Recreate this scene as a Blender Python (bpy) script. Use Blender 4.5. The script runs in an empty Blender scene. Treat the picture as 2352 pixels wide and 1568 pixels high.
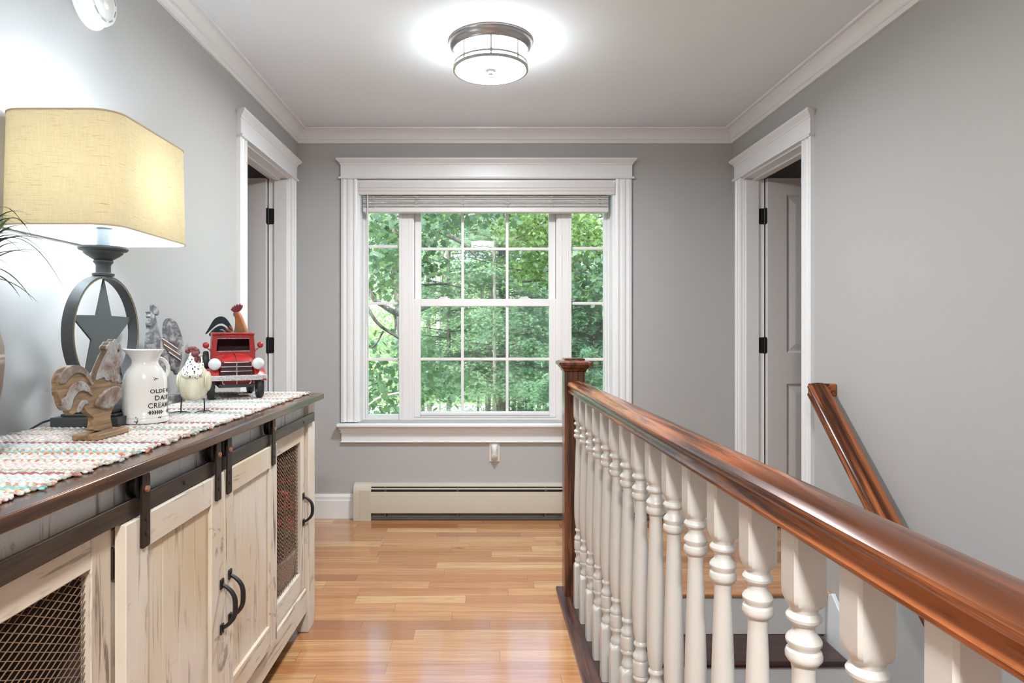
import bpy, bmesh, math, random
import numpy as np
from mathutils import Vector, Matrix
R = math.radians
random.seed(7)
SC = bpy.context.scene
COL = SC.collection
# photograph geometry: camera at the origin, eye height CZ, looking along +Y
F, CX, CY, CZ = 1488.0, 1108.0, 762.0, 1.17
def onX(px, py, X):
    Y = X * F / (px - CX)
    return (X, Y, CZ - (py - CY) / F * Y)
def onY(px, py, Y):
    return ((px - CX) / F * Y, Y, CZ - (py - CY) / F * Y)

# ---------------------------------------------------------------- mesh building
class MB:
    def __init__(s):
        s.v = []; s.f = []
    def add(s, vs, fs):
        b = len(s.v); s.v += [tuple(p) for p in vs]; s.f += [tuple(i + b for i in q) for q in fs]; return s
    def box(s, x0, x1, y0, y1, z0, z1):
        x0, x1 = min(x0, x1), max(x0, x1); y0, y1 = min(y0, y1), max(y0, y1); z0, z1 = min(z0, z1), max(z0, z1)
        return s.add([(x0,y0,z0),(x1,y0,z0),(x1,y1,z0),(x0,y1,z0),(x0,y0,z1),(x1,y0,z1),(x1,y1,z1),(x0,y1,z1)],
                     [(0,3,2,1),(4,5,6,7),(0,1,5,4),(1,2,6,5),(2,3,7,6),(3,0,4,7)])
    def loft(s, rings, cap=True, closed=False):
        n = len(rings[0]); b = len(s.v)
        for r in rings: s.v += [tuple(p) for p in r]
        m = len(rings)
        for i in range(m if closed else m - 1):
            for j in range(n):
                k = (j + 1) % n; i2 = (i + 1) % m
                s.f.append((b + i*n + j, b + i*n + k, b + i2*n + k, b + i2*n + j))
        if cap and not closed:
            s.f.append(tuple(b + j for j in reversed(range(n))))
            s.f.append(tuple(b + (m-1)*n + j for j in range(n)))
        return s
    def lathe(s, prof, c=(0,0,0), seg=32, axis='z', sx=1, sy=1, cap=True):
        rings = []
        for r, z in prof:
            ring = []
            for j in range(seg):
                a = 2*math.pi*j/seg; u, w = r*math.cos(a)*sx, r*math.sin(a)*sy
                p = (u, w, z) if axis == 'z' else (z, u, w) if axis == 'x' else (w, z, u)
                ring.append((c[0]+p[0], c[1]+p[1], c[2]+p[2]))
            rings.append(ring)
        return s.loft(rings, cap)
    def tube(s, pts, r, seg=8, cap=True, closed=False):
        pts = [Vector(p) for p in pts]; n = len(pts)
        rs = r if isinstance(r, (list, tuple)) else [r]*n
        up = None; rings = []
        for i, p in enumerate(pts):
            if closed: t = pts[(i+1) % n] - pts[i-1]
            else: t = pts[min(i+1, n-1)] - pts[max(i-1, 0)]
            t = t.normalized() if t.length > 1e-9 else Vector((0,0,1))
            if up is None:
                up = Vector((0,0,1)) if abs(t.z) < .9 else Vector((1,0,0))
            a = t.cross(up)
            if a.length < 1e-6: a = t.cross(Vector((1,.3,.2)))
            a.normalize(); b = a.cross(t).normalized(); up = b
            rings.append([p + (a*math.cos(2*math.pi*j/seg) + b*math.sin(2*math.pi*j/seg))*rs[i] for j in range(seg)])
        return s.loft(rings, cap, closed)
    def ball(s, c, rx, ry=None, rz=None, seg=20, rings=12):
        ry = ry or rx; rz = rz or rx
        pr = [[(c[0]+rx*math.sin(math.pi*i/rings)*math.cos(2*math.pi*j/seg), c[1]+ry*math.sin(math.pi*i/rings)*math.sin(2*math.pi*j/seg),
                c[2]-rz*math.cos(math.pi*i/rings)) for j in range(seg)] for i in range(1, rings)]
        b = len(s.v); s.loft(pr, cap=False)
        s.v += [(c[0],c[1],c[2]-rz),(c[0],c[1],c[2]+rz)]; lo = len(s.v)-2; hi = lo+1
        for j in range(seg):
            s.f.append((lo, b+(j+1)%seg, b+j)); q = b+(rings-2)*seg; s.f.append((hi, q+j, q+(j+1)%seg))
        return s
    def plate(s, poly, off):
        """a flat outline (3-D points in one plane) given thickness: off = (ax, b0, b1), axis index and the two coordinates"""
        ax, b0, b1 = off
        r0 = [tuple(b0 if i == ax else p[i] for i in range(3)) for p in poly]
        r1 = [tuple(b1 if i == ax else p[i] for i in range(3)) for p in poly]
        return s.loft([r0, r1])
    def xf(s, M, start=0):
        for i in range(start, len(s.v)): s.v[i] = tuple(M @ Vector(s.v[i]))
        return s

OFF = {}
def root_of(o):
    while o.parent is not None: o = o.parent
    return o
def tag(o, label=None, cat=None, group=None, kind=None):
    if label: o['label'] = label
    if cat: o['category'] = cat
    if group: o['group'] = group
    if kind: o['kind'] = kind
    return o
def thing(name, label, cat, loc=(0,0,0), group=None, local=False):
    o = bpy.data.objects.new(name, None); COL.objects.link(o)
    o.empty_display_size = .05; o.location = loc
    OFF[o.name] = Vector((0,0,0)) if local else Vector(loc)
    return tag(o, label, cat, group)
def obj(name, mb, mat, parent=None, bevel=0, smooth=35, label=None, bseg=2, subsurf=0, recalc=True):
    me = bpy.data.meshes.new(name)
    off = OFF.get(root_of(parent).name, Vector()) if parent else Vector()
    vs = [(p[0]-off.x, p[1]-off.y, p[2]-off.z) for p in mb.v]
    me.from_pydata(vs, [], mb.f); me.update()
    if recalc:
        bm = bmesh.new(); bm.from_mesh(me); bmesh.ops.recalc_face_normals(bm, faces=bm.faces); bm.to_mesh(me); bm.free()
    o = bpy.data.objects.new(name, me); COL.objects.link(o)
    if parent: o.parent = parent
    if mat: me.materials.append(mat)
    if smooth:
        for p in me.polygons: p.use_smooth = True
        me.set_sharp_from_angle(angle=R(smooth))
    if bevel:
        m = o.modifiers.new('edge', 'BEVEL'); m.width = bevel; m.segments = bseg; m.limit_method = 'ANGLE'; m.angle_limit = R(40); m.harden_normals = False
    if subsurf:
        m = o.modifiers.new('smooth', 'SUBSURF'); m.levels = subsurf; m.render_levels = subsurf
    if label: o['label'] = label
    return o
def struct(name, mb, mat, parent=None, bevel=0, smooth=35):
    o = obj(name, mb, mat, parent, bevel, smooth)
    if parent is None: o['kind'] = 'structure'
    return o
def dup(root, loc, label, rotz=None, group=None):
    r = root.copy(); COL.objects.link(r); r.location = loc; r['label'] = label
    if rotz is not None: r.rotation_euler = (0,0,rotz)
    if group: r['group'] = group
    for ch in list(root.children):
        c = ch.copy(); COL.objects.link(c); c.parent = r
        for g in list(ch.children):
            d = g.copy(); COL.objects.link(d); d.parent = c
    return r

# ---------------------------------------------------------------- materials
def srgb(r, g, b):
    f = lambda c: (c/255/12.92) if c/255 <= .04045 else ((c/255+.055)/1.055)**2.4
    return (f(r), f(g), f(b), 1)
class NT:
    def __init__(s, name):
        s.m = bpy.data.materials.new(name); s.m.use_nodes = True; s.t = s.m.node_tree; s.t.nodes.clear()
        s.out = s.t.nodes.new('ShaderNodeOutputMaterial')
    def n(s, typ, ins=None, **props):
        nd = s.t.nodes.new('ShaderNode' + typ)
        for k, v in props.items(): setattr(nd, k, v)
        for k, v in (ins or {}).items():
            sock = nd.inputs[k]
            if isinstance(v, bpy.types.NodeSocket): s.t.links.new(v, sock)
            else: sock.default_value = v
        return nd
    def math(s, op, a, b=0.0, c=0.0):
        return s.n('Math', {0: a, 1: b, 2: c}, operation=op).outputs[0]
    def mix(s, fac, a, b, blend='MIX'):
        nd = s.n('Mix', data_type='RGBA', blend_type=blend)
        for sock, v in ((nd.inputs['Factor'], fac), (nd.inputs[6], a), (nd.inputs[7], b)):
            if isinstance(v, bpy.types.NodeSocket): s.t.links.new(v, sock)
            else: sock.default_value = v
        return nd.outputs[2]
    def ramp(s, fac, stops):
        nd = s.n('ValToRGB', {0: fac}); cr = nd.color_ramp
        while len(cr.elements) < len(stops): cr.elements.new(.5)
        for e, (p, c) in zip(cr.elements, stops): e.position = p; e.color = c if len(c) == 4 else (*c, 1)
        return nd.outputs[0]
    def coords(s, scale=(1,1,1), space='Object', loc=(0,0,0)):
        tc = s.n('TexCoord'); mp = s.n('Mapping', {'Vector': tc.outputs[space], 'Scale': scale, 'Location': loc})
        return mp.outputs[0]
    def noise(s, vec, scale=5, detail=3, rough=.5, dist=0):
        return s.n('TexNoise', {'Vector': vec, 'Scale': scale, 'Detail': detail, 'Roughness': rough, 'Distortion': dist}).outputs[0]
    def bump(s, h, strength=.2, dist=.002):
        return s.n('Bump', {'Height': h, 'Strength': strength, 'Distance': dist}).outputs[0]
    def bsdf(s, color, rough=.5, metal=0, spec=.5, coat=0, coat_rough=.1, normal=None, **kw):
        ins = {'Base Color': color, 'Roughness': rough, 'Metallic': metal, 'Specular IOR Level': spec, 'Coat Weight': coat, 'Coat Roughness': coat_rough}
        if normal is not None: ins['Normal'] = normal
        ins.update(kw)
        return s.n('BsdfPrincipled', ins).outputs[0]
    def done(s, shader):
        s.t.links.new(shader, s.out.inputs[0]); return s.m
G3 = lambda v: (v, v, v, 1)

def paint(name, c, rough=.5, var=.03, coat=0, spec=.5, bump=.0):
    t = NT(name)
    f = t.noise(t.coords(), 2.2, 3)
    a = tuple(x*(1-var) for x in c[:3]) + (1,); b = tuple(min(1, x*(1+var)) for x in c[:3]) + (1,)
    nrm = None
    if bump: nrm = t.bump(t.noise(t.coords(), 260, 2), bump, .0006)
    return t.done(t.bsdf(t.mix(f, a, b), rough, coat=coat, spec=spec, normal=nrm))
def oak_stain(name, axis, dark, mid, light, rough=.28, coat=.5, scale=1.0, band=.55, crough=.12, spec=.5):
    """open-grained stained oak, grain along the axis"""
    t = NT(name)
    sc = [60*scale]*3; sc[axis] = 3.0*scale
    sc2 = [14*scale]*3; sc2[axis] = 1.1*scale
    g1 = t.noise(t.coords(tuple(sc)), 1.0, 6, .65, .3)
    g2 = t.noise(t.coords(tuple(sc2)), 1.0, 3, .5, 1.2)
    bands = t.n('TexWave', {'Vector': t.coords(tuple(sc2)), 'Scale': .55, 'Distortion': 7.0, 'Detail': 3.0, 'Detail Scale': 1.2}, wave_type='BANDS', bands_direction='DIAGONAL').outputs[1]
    base = t.ramp(g2, [(.25, mid), (.75, light)])
    c = t.mix(t.math('MULTIPLY', t.ramp(bands, [(.0, G3(1)), (.42, G3(0))]), band), base, dark)
    c = t.mix(t.ramp(g1, [(.42, G3(.9)), (.56, G3(0))]), c, dark)
    return t.done(t.bsdf(c, rough, coat=coat, spec=spec, coat_rough=crough, normal=t.bump(g1, .06, .0006)))
def distressed(name, axis, base=(.68,.60,.49,1), warm=(.66,.53,.36,1), pale=(.76,.70,.61,1), mark=(.12,.085,.065,1), amount=.5, seed=0, rough=.55):
    """cream-painted planks worn through in dark streaks along the axis"""
    t = NT(name)
    sc = [42]*3; sc[axis] = 3.6
    sc2 = [120]*3; sc2[axis] = 9.0
    L = (seed*3.1, seed*1.7, seed*2.3)
    big = t.noise(t.coords((2.2,2.2,2.2), loc=L), 1.0, 2)
    s1 = t.noise(t.coords(tuple(sc), loc=L), 1.0, 4, .62, .35)
    s2 = t.noise(t.coords(tuple(sc2), loc=L), 1.0, 3, .6)
    c = t.ramp(big, [(.30, base), (.5, pale), (.74, warm)])
    c = t.mix(t.math('MULTIPLY', s2, .25), c, tuple(x*.62 for x in base[:3])+(1,))
    c = t.mix(t.math('MULTIPLY', t.ramp(s1, [(.575, G3(0)), (.66, G3(1))]), amount), c, mark)
    spots = t.noise(t.coords((9,9,9), loc=L), 1.0, 5, .7, .8)
    c = t.mix(t.math('MULTIPLY', t.ramp(spots, [(.60, G3(0)), (.68, G3(1))]), amount*.8), c, mark)
    return t.done(t.bsdf(c, rough, spec=.35, normal=t.bump(s1, .25, .0012)))

M = {}
M['wall'] = paint('wall_paint', (.455,.455,.448,1), .55, .015, spec=.3)
M['room_wall'] = paint('room_paint', (.60,.59,.58,1), .7, .02)
M['ceiling'] = paint('ceiling_paint', (.86,.905,.955,1), .8, .01, spec=.2)
M['trim'] = paint('trim_paint', (.825,.835,.84,1), .32, .012)
M['door'] = paint('door_paint', (.70,.68,.665,1), .35, .012)
M['vinyl'] = paint('window_vinyl', (.80,.785,.775,1), .34, .01)
M['blind'] = paint('blind_paint', (.70,.68,.66,1), .4, .02)
M['cord'] = paint('blind_cord', (.66,.62,.56,1), .8, .05)
M['baluster'] = paint('baluster_paint', (.64,.622,.59,1), .30, .02, coat=.15)
M['riser'] = paint('riser_paint', (.72,.72,.72,1), .4, .02)
M['heater'] = paint('heater_enamel', (.60,.545,.445,1), .38, .02)
M['slot'] = paint('heater_slot', (.030,.030,.030,1), .6, .1)
M['fin'] = paint('heater_fins', (.10,.10,.095,1), .45, .2)
M['black'] = paint('black_iron', (.012,.012,.012,1), .42, .2)
M['plastic'] = paint('white_plastic', (.80,.80,.79,1), .35, .01)
M['almond'] = paint('almond_plastic', (.72,.66,.57,1), .4, .01)
M['gap'] = paint('shadow_gap', (.02,.02,.02,1), .8, .0)
OAK = ((.030,.010,.005,1), (.115,.034,.014,1), (.21,.066,.025,1))
M['rail'] = oak_stain('stained_oak_rail', 1, (.040,.014,.008,1), (.36,.105,.035,1), (.52,.175,.060,1), .20, .0, .62, .88, .05, .22)
M['newel'] = oak_stain('stained_oak_newel', 2, (.025,.009,.004,1), (.15,.046,.017,1), (.25,.083,.028,1), .30, .4)
M['plate'] = oak_stain('stained_oak_plate', 1, (.022,.008,.006,1), (.080,.030,.020,1), (.14,.052,.032,1), .34, .3)
M['tread'] = oak_stain('stained_oak_tread', 0, (.016,.006,.005,1), (.052,.017,.011,1), (.085,.028,.017,1), .32, .3)
M['top'] = oak_stain('dark_table_top', 1, (.024,.010,.005,1), (.085,.034,.014,1), (.17,.074,.031,1), .26, .3, .8)
M['track'] = oak_stain('dark_iron_track', 1, (.020,.014,.010,1), (.046,.030,.021,1), (.075,.050,.036,1), .40, 0)
M['iron'] = paint('aged_iron', (.040,.028,.020,1), .45, .25)
M['iron'].node_tree.nodes['Principled BSDF'].inputs['Metallic'].default_value = .55
M['copper'] = paint('copper_bolt', (.30,.14,.075,1), .4, .2)

def floor_mat():
    t = NT('oak_strip_floor')
    pos = t.n('NewGeometry').outputs['Position']
    sp = t.n('SeparateXYZ', {0: pos}); X, Y = sp.outputs[0], sp.outputs[1]
    W = .0826
    v = t.math('DIVIDE', t.math('SUBTRACT', Y, 3.454), W)
    row = t.math('FLOOR', v); fr = t.math('FRACT', v)
    r1 = t.n('TexWhiteNoise', {'W': row}, noise_dimensions='1D').outputs[0]
    r2 = t.n('TexWhiteNoise', {'W': t.math('ADD', row, 91.7)}, noise_dimensions='1D').outputs[0]
    L = t.math('MULTIPLY_ADD', r2, .55, .42)
    u = t.math('DIVIDE', t.math('MULTIPLY_ADD', r1, 7.0, X), L)
    col = t.math('FLOOR', u); fu = t.math('FRACT', u)
    idv = t.n('CombineXYZ', {0: row, 1: col})
    idn = t.n('TexWhiteNoise', {'Vector': idv.outputs[0]}, noise_dimensions='2D').outputs[0]
    id2 = t.n('TexWhiteNoise', {'Vector': t.n('CombineXYZ', {0: t.math('ADD', row, 37.3), 1: col}).outputs[0]}, noise_dimensions='2D').outputs[0]
    tone = t.ramp(idn, [(0, (.34,.135,.048,1)), (.22, (.49,.22,.083,1)), (.5, (.58,.285,.112,1)), (.78, (.64,.345,.145,1)), (1, (.74,.47,.225,1))])
    gv = t.n('CombineXYZ', {0: t.math('MULTIPLY_ADD', id2, 40, t.math('MULTIPLY', X, 1.6)), 1: t.math('MULTIPLY_ADD', idn, 17, t.math('MULTIPLY', Y, 34)), 2: idn}).outputs[0]
    g = t.noise(gv, 1.0, 5, .6, 1.1)
    gf = t.noise(t.n('CombineXYZ', {0: t.math('MULTIPLY', X, 7), 1: t.math('MULTIPLY', Y, 210), 2: id2}).outputs[0], 1.0, 4, .6)
    c = t.mix(t.ramp(g, [(.36, G3(.55)), (.62, G3(0))]), tone, (.30,.115,.045,1))
    c = t.mix(t.ramp(gf, [(.40, G3(.28)), (.60, G3(0))]), c, (.26,.105,.042,1))
    kn = t.noise(t.n('CombineXYZ', {0: t.math('MULTIPLY', X, 3.0), 1: t.math('MULTIPLY', Y, 11.0), 2: 4.0}).outputs[0], 1.0, 2, .5)
    c = t.mix(t.ramp(kn, [(.72, G3(0)), (.80, G3(.8))]), c, (.10,.035,.014,1))
    e1 = t.math('LESS_THAN', fr, .014); e2 = t.math('LESS_THAN', t.math('MULTIPLY', fu, L), .0016)
    gap = t.math('MAXIMUM', e1, e2)
    c = t.mix(t.math('MULTIPLY', gap, .62), c, (.09,.035,.014,1))
    nb = t.bump(t.math('ADD', t.math('MULTIPLY', g, .5), t.math('MULTIPLY', idn, .6)), .05, .002)
    rough = t.math('MULTIPLY_ADD', g, .08, .10)
    return t.done(t.bsdf(c, rough, spec=.5, coat=.5, coat_rough=.13, normal=nb))
M['floor'] = floor_mat()
def glass_mat():
    t = NT('window_glass')
    fr = t.n('Fresnel', {'IOR': 1.5}).outputs[0]
    tr = t.n('BsdfTransparent', {0: (.965,.985,.975,1)}).outputs[0]
    gl = t.n('BsdfGlossy', {0: G3(.9), 'Roughness': .0}).outputs[0]
    return t.done(t.n('MixShader', {0: fr, 1: tr, 2: gl}).outputs[0])
M['glass'] = glass_mat()
def emit(name, col, s):
    t = NT(name); return t.done(t.n('Emission', {0: col, 1: s}).outputs[0])
# ================================================================ camera
cam = bpy.data.cameras.new('camera'); cam_o = bpy.data.objects.new('camera', cam); COL.objects.link(cam_o)
cam_o.location = (0, 0, CZ); cam_o.rotation_euler = (R(90), 0, 0)
cam.sensor_width = 36; cam.lens = F/2352*36; cam.shift_x = (1176-CX)/2352; cam.shift_y = -(784-CY)/2352
cam.clip_start = .05; cam.clip_end = 300
SC.camera = cam_o
SC.view_settings.view_transform = 'Standard'; SC.view_settings.look = 'None'
SC.view_settings.gamma = 1; SC.view_settings.use_curve_mapping = False
SC.view_settings.exposure = 1.80

# ================================================================ room shell
XL, XR, YB, YF, ZC = -1.164, 1.573, 4.077, -2.6, 2.44
DY0, DY1, DH = 3.165, 3.895, 2.09                     # door openings in both side walls
SX0, SX1, SY0, SY1 = .47, XR, -.55, 2.93              # stairwell opening
WX0, WX1, WZ0, WZ1 = -.79, .84, .605, 2.125           # window opening
m = MB()
m.box(XL-.12, SX0, YF, YB, -.05, 0).box(SX0, XR+.12, SY1, YB, -.05, 0).box(SX0, XR, YF, SY0, -.05, 0)
m.box(-3.2, XL-.12, 2.3, YB, -.05, 0).box(XR+.12, 3.6, 2.3, YB, -.05, 0)
struct('floor', m, M['floor'], smooth=0)
m = MB().box(SX0-.004, XR, SY1-.022, SY1+.03, -.026, .0005)
struct('floor_nosing', m, M['floor'], bevel=.010, smooth=40)
struct('ceiling', MB().box(-3.3, 3.7, YF-.1, YB+.12, ZC, ZC+.1), M['ceiling'], smooth=0)
J = .014                                              # the door jambs sit inside the rough opening
m = MB().box(XL-.12, XL, YF, DY0-J, 0, ZC).box(XL-.12, XL, DY1+J, YB, 0, ZC).box(XL-.12, XL, DY0-J, DY1+J, DH+J, ZC)
struct('wall_left', m, M['wall'], smooth=0)
m = MB().box(XR, XR+.12, YF, DY0-J, -2.8, ZC).box(XR, XR+.12, DY1+J, YB, -.05, ZC).box(XR, XR+.12, DY0-J, DY1+J, DH+J, ZC)
struct('wall_right', m, M['wall'], smooth=0)
m = MB().box(-3.3, WX0, YB, YB+.16, -.05, ZC).box(WX1, 3.7, YB, YB+.16, -.05, ZC).box(WX0, WX1, YB, YB+.16, -.05, WZ0).box(WX0, WX1, YB, YB+.16, WZ1, ZC)
struct('wall_back', m, M['wall'], smooth=0)
struct('wall_front', MB().box(XL-.12, XR+.12, YF-.1, YF, -.05, ZC), M['wall'], smooth=0)
m = MB().box(-3.3, -3.2, 2.2, YB, -.05, ZC).box(-3.2, XL-.12, 2.2, 2.3, -.05, ZC)
struct('wall_left_room', m, M['room_wall'], smooth=0)
m = MB().box(3.6, 3.7, 2.2, YB, -.05, ZC).box(XR+.12, 3.6, 2.2, 2.3, -.05, ZC)
struct('wall_right_room', m, M['room_wall'], smooth=0)
# stairwell below the floor
m = MB().box(SX0-.1, SX0, -1.6, SY1, -2.8, -.05).box(SX0-.1, XR+.12, SY1+.03, SY1+.13, -2.8, -.05).box(SX0-.1, XR+.12, -1.7, -1.6, -2.8, -.05)
struct('wall_stairwell', m, M['wall'], smooth=0)
struct('floor_lower', MB().box(SX0-.1, XR+.12, -1.7, SY1+.1, -2.85, -2.73), M['floor'], smooth=0)

# crown moulding: (projection, z below ceiling)
CR = [(0,-.086),(.012,-.086),(.014,-.068),(.020,-.064),(.022,-.057),(.016,-.054),(.020,-.045),(.030,-.030),(.044,-.019),(.050,-.016),(.050,-.012),(.068,-.012),(.070,-.001),(0,-.001)]
def run(mb, prof, wall, a, b, mit=(1,1), z0=0.0):
    """sweep (projection, z) along a wall; mitred ends for inside corners"""
    rings = []
    for e, s in ((a, mit[0]), (b, -mit[1])):
        ring = []
        for p, z in prof:
            q = e + s*p
            ring.append((q, YB-p, z0+z) if wall == 'back' else (q, YF+p, z0+z) if wall == 'front' else (XL+p, q, z0+z) if wall == 'left' else (XR-p, q, z0+z))
        rings.append(ring)
    return mb.loft(rings)
for nm, wl, a, b in (('trim_1','back',XL,XR),('trim_2','left',YF,YB),('trim_3','right',YF,YB),('trim_4','front',XL,XR)):
    struct('crown_moulding_trim' if nm == 'trim_1' else nm, run(MB(), CR, wl, a, b, z0=ZC), M['trim'], smooth=25).name = nm
BP = [(0,0),(.016,0),(.016,.112),(.013,.118),(.013,.138),(.009,.142),(.006,.152),(0,.152)]
struct('baseboard_back', run(run(MB(), BP, 'back', XL, -.80, (1,0)), BP, 'back', 1.30, XR, (0,1)), M['trim'], smooth=25)
struct('baseboard_left', run(run(MB(), BP, 'left', YF, DY0-.095, (1,0)), BP, 'left', DY1+.095, YB, (0,1)), M['trim'], smooth=25)
struct('baseboard_right', run(run(MB(), BP, 'right', DY1+.095, YB, (0,1)), BP, 'right', 3.0, DY0-.095, (0,0)), M['trim'], smooth=25)

# ---------------------------------------------------------------- door and window casings
FL = [(0,0),(.018,0),(.021,.006),(.021,.016),(.014,.020),(.014,.030),(.020,.036),(.020,.052),(.014,.058),(.014,.066),(.021,.072),(.021,.084),(.018,.090),(0,.090)]   # (projection, across)
def side_pt(side, p, y, z):
    return (XL+p, y, z) if side == 'left' else (XR-p, y, z) if side == 'right' else (y, YB-p, z)
def casing_leg(mb, side, y0, sgn, z0, z1, w=.09):
    k = w/.09
    return mb.loft([[side_pt(side, p, y0+sgn*c*k, z) for p, c in FL] for z in (z0, z1)])
HEAD = [(0,0),(.030,0),(.033,.006),(.030,.012),(.021,.012),(.021,.088),(.026,.092),(.026,.098),(.032,.104),(.044,.116),(.046,.118),(.046,.128),(0,.128)]
def casing_head(mb, side, y0, y1, z0, k=1.0):
    rings = []
    for y, s in ((y0, -1), (y1, 1)):
        rings.append([side_pt(side, p, y + s*max(0, p-.021), z0+h*k) for p, h in HEAD])
    return mb.loft(rings)
def door_set(side, n):
    d = thing('door_%d' % n, None, None); d['kind'] = 'structure'
    s = -1 if side == 'left' else 1
    XW = XL if side == 'left' else XR
    m = MB(); casing_leg(m, side, DY0-.006, -1, 0, DH+.008); casing_leg(m, side, DY1+.006, 1, 0, DH+.008)
    obj('door_casing', m, M['trim'], d, smooth=25)
    obj('door_head_trim', casing_head(MB(), side, DY0-.098, DY1+.098, DH+.008), M['trim'], d, smooth=25)
    m = MB()
    xa, xb, xs0, xs1 = XW-s*.0, XW+s*.122, XW+s*.0, XW+s*.085
    m.box(XW-s*.004, xb, DY0-.02, DY0, 0, DH).box(XW-s*.004, xb, DY1, DY1+.02, 0, DH).box(XW-s*.0035, xb-s*.0005, DY0-.0185, DY1+.0185, DH, DH+.02)
    m.box(XW+s*.05, xs1, DY0-.001, DY0+.012, 0, DH+.001).box(XW+s*.008, xs1, DY1-.012, DY1+.001, 0, DH-.0125).box(XW+s*.05, xs1, DY0, DY1, DH-.012, DH+.001)
    obj('door_jamb', m, M['trim'], d, bevel=.0015)
    # leaf swung ninety degrees into the room beyond
    x0, x1 = XW+s*.127, XW+s*(.127+.72)
    y0, y1 = 3.858, 3.893
    m = MB(); zb, zt = .012, DH-.004
    pan = [(.112, .318, 1.045-.0, 1.985), (.402, .608, 1.045, 1.985), (.112, .318, .22, .862), (.402, .608, .22, .862)]
    xsn = sorted({0, .112, .318, .402, .608, .72}); zs = [zb, .22, .862, 1.045, 1.985, zt]
    for a, b in zip(xsn[:-1], xsn[1:]):
        for c, e in zip(zs[:-1], zs[1:]):
            if not any(abs(a-p[0]) < 1e-6 and abs(c-p[2]) < 1e-6 for p in pan):
                m.box(x0+s*a, x0+s*b, y0, y1, c, e)
    leaf = obj('door_leaf', m, M['door'], d, smooth=0)
    m = MB()
    for a, b, c, e in pan:
        for yy, q in ((y0, 1), (y1, -1)):
            rings = []
            for ins, dep in ((0,0),(.012,.010),(.020,.010),(.055,.003),(.058,.003)):
                rings.append([(x0+s*(a+ins), yy+q*dep, c+ins), (x0+s*(b-ins), yy+q*dep, c+ins), (x0+s*(b-ins), yy+q*dep, e-ins), (x0+s*(a+ins), yy+q*dep, e-ins)])
            m.loft(rings, cap=False); m.add(rings[-1], [(0,1,2,3)])
    obj('door_panel', m, M['door'], d, smooth=0)
    for zc in (1.864, 1.090, .29):
        m = MB()
        def rr(yz, x, flip=1):
            pass
        # leaf plate on the jamb rabbet (faces the camera) and on the hinge edge of the leaf
        def plate_pts(a0, a1, z0, z1, r, left, right):
            pts = []
            def arc(cx, cz, t0):
                for i in range(5):
                    t = t0 + i*math.pi/8; pts.append((cx + r*math.cos(t), cz + r*math.sin(t)))
            if right: arc(a1-r, z0+r, -math.pi/2); arc(a1-r, z1-r, 0)
            else: pts.extend([(a1, z0), (a1, z1)])
            if left: arc(a0+r, z1-r, math.pi/2); arc(a0+r, z0+r, math.pi)
            else: pts.extend([(a0, z1), (a0, z0)])
            return pts
        h = .0475
        pts = plate_pts(.087, .119, zc-h, zc+h, .011, True, False)
        m.loft([[(XW+s*a, y, z) for a, z in pts] for y in (DY1-.002, DY1+.0005)])
        pts = plate_pts(y0+.006, y1, zc-h, zc+h, .011, True, False)
        m.loft([[(x, a, z) for a, z in pts] for x in (x0-s*.0015, x0+s*.001)])
        m.lathe([(.0055, zc-h-.003), (.0055, zc+h+.003)], (XW+s*.1225, DY1-.006, 0), 12)
        obj('door_hinge', m, M['black'], d, smooth=40)
door_set('left', 1); door_set('right', 2)

# ---------------------------------------------------------------- the window
w = thing('window_1', None, None); w['kind'] = 'structure'
m = MB(); casing_leg(m, 'back', WX0+.004, -1, WZ0-.0, WZ1+.006, .10); casing_leg(m, 'back', WX1-.004, 1, WZ0-.0, WZ1+.006, .10)
obj('window_casing', m, M['trim'], w, smooth=25)
obj('window_head_trim', casing_head(MB(), 'back', WX0-.098, WX1+.098, WZ1+.004, .98), M['trim'], w, smooth=25)
m = MB().box(WX0, WX0+.022, YB-.004, YB+.16, WZ0, WZ1).box(WX1-.022, WX1, YB-.004, YB+.16, WZ0, WZ1).box(WX0+.022, WX1-.022, YB-.004, YB+.16, WZ1-.02, WZ1)
obj('window_jamb', m, M['trim'], w, bevel=.002)
m = MB().box(WX0-.118, WX1+.118, YB-.062, YB+.0, .577, .598).box(WX0, WX1, YB, YB+.13, .577, .598)
obj('window_stool', m, M['trim'], w, bevel=.007, bseg=3)
AP = [(0,.575),(.030,.575),(.030,.560),(.022,.556),(.020,.546),(.024,.543),(.024,.538),(.016,.535),(.016,.493),(.013,.490),(.019,.487),(.021,.482),(.019,.477),(0,.477)]
rings = [[(x + sg*(p-.016), YB-p, z) for p, z in AP] for x, sg in ((WX0-.094, -1), (WX1+.094, 1))]
obj('window_apron', MB().loft(rings), M['trim'], w, smooth=25)
# unit: fixed light | double-hung | fixed light
YS = 4.180                       # room face of the frame
def frame_rect(mb, x0, x1, z0, z1, t, y0, y1):
    tl, tr, tb, tt = t if isinstance(t, tuple) else (t,)*4
    return mb.box(x0, x0+tl, y0, y1, z0, z1).box(x1-tr, x1, y0, y1, z0, z1).box(x0+tl, x1-tr, y0, y1, z0, z0+tb).box(x0+tl, x1-tr, y0, y1, z1-tt, z1)
zb, zt = .598, WZ1-.02
m = MB(); frame_rect(m, WX0+.020, WX1-.020, zb, zt, (.014,.014,.018,.02), YS, YS+.07)
obj('window_frame', m, M['vinyl'], w, bevel=.002)
for xa, xb in ((-.5366, -.449), (.485, .573)):
    m = MB().box(xa, xb, YS-.012, YS+.07, zb, zt)
    for gx in (.2, .3, .72): m.box(xa+(xb-xa)*gx, xa+(xb-xa)*(gx+.06), YS-.0145, YS-.012, zb, zt)
    obj('window_mullion', m, M['vinyl'], w, bevel=.0012)
MZ = (.992, 1.355, 1.712)        # muntin heights of the side lights
panes = []
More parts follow.
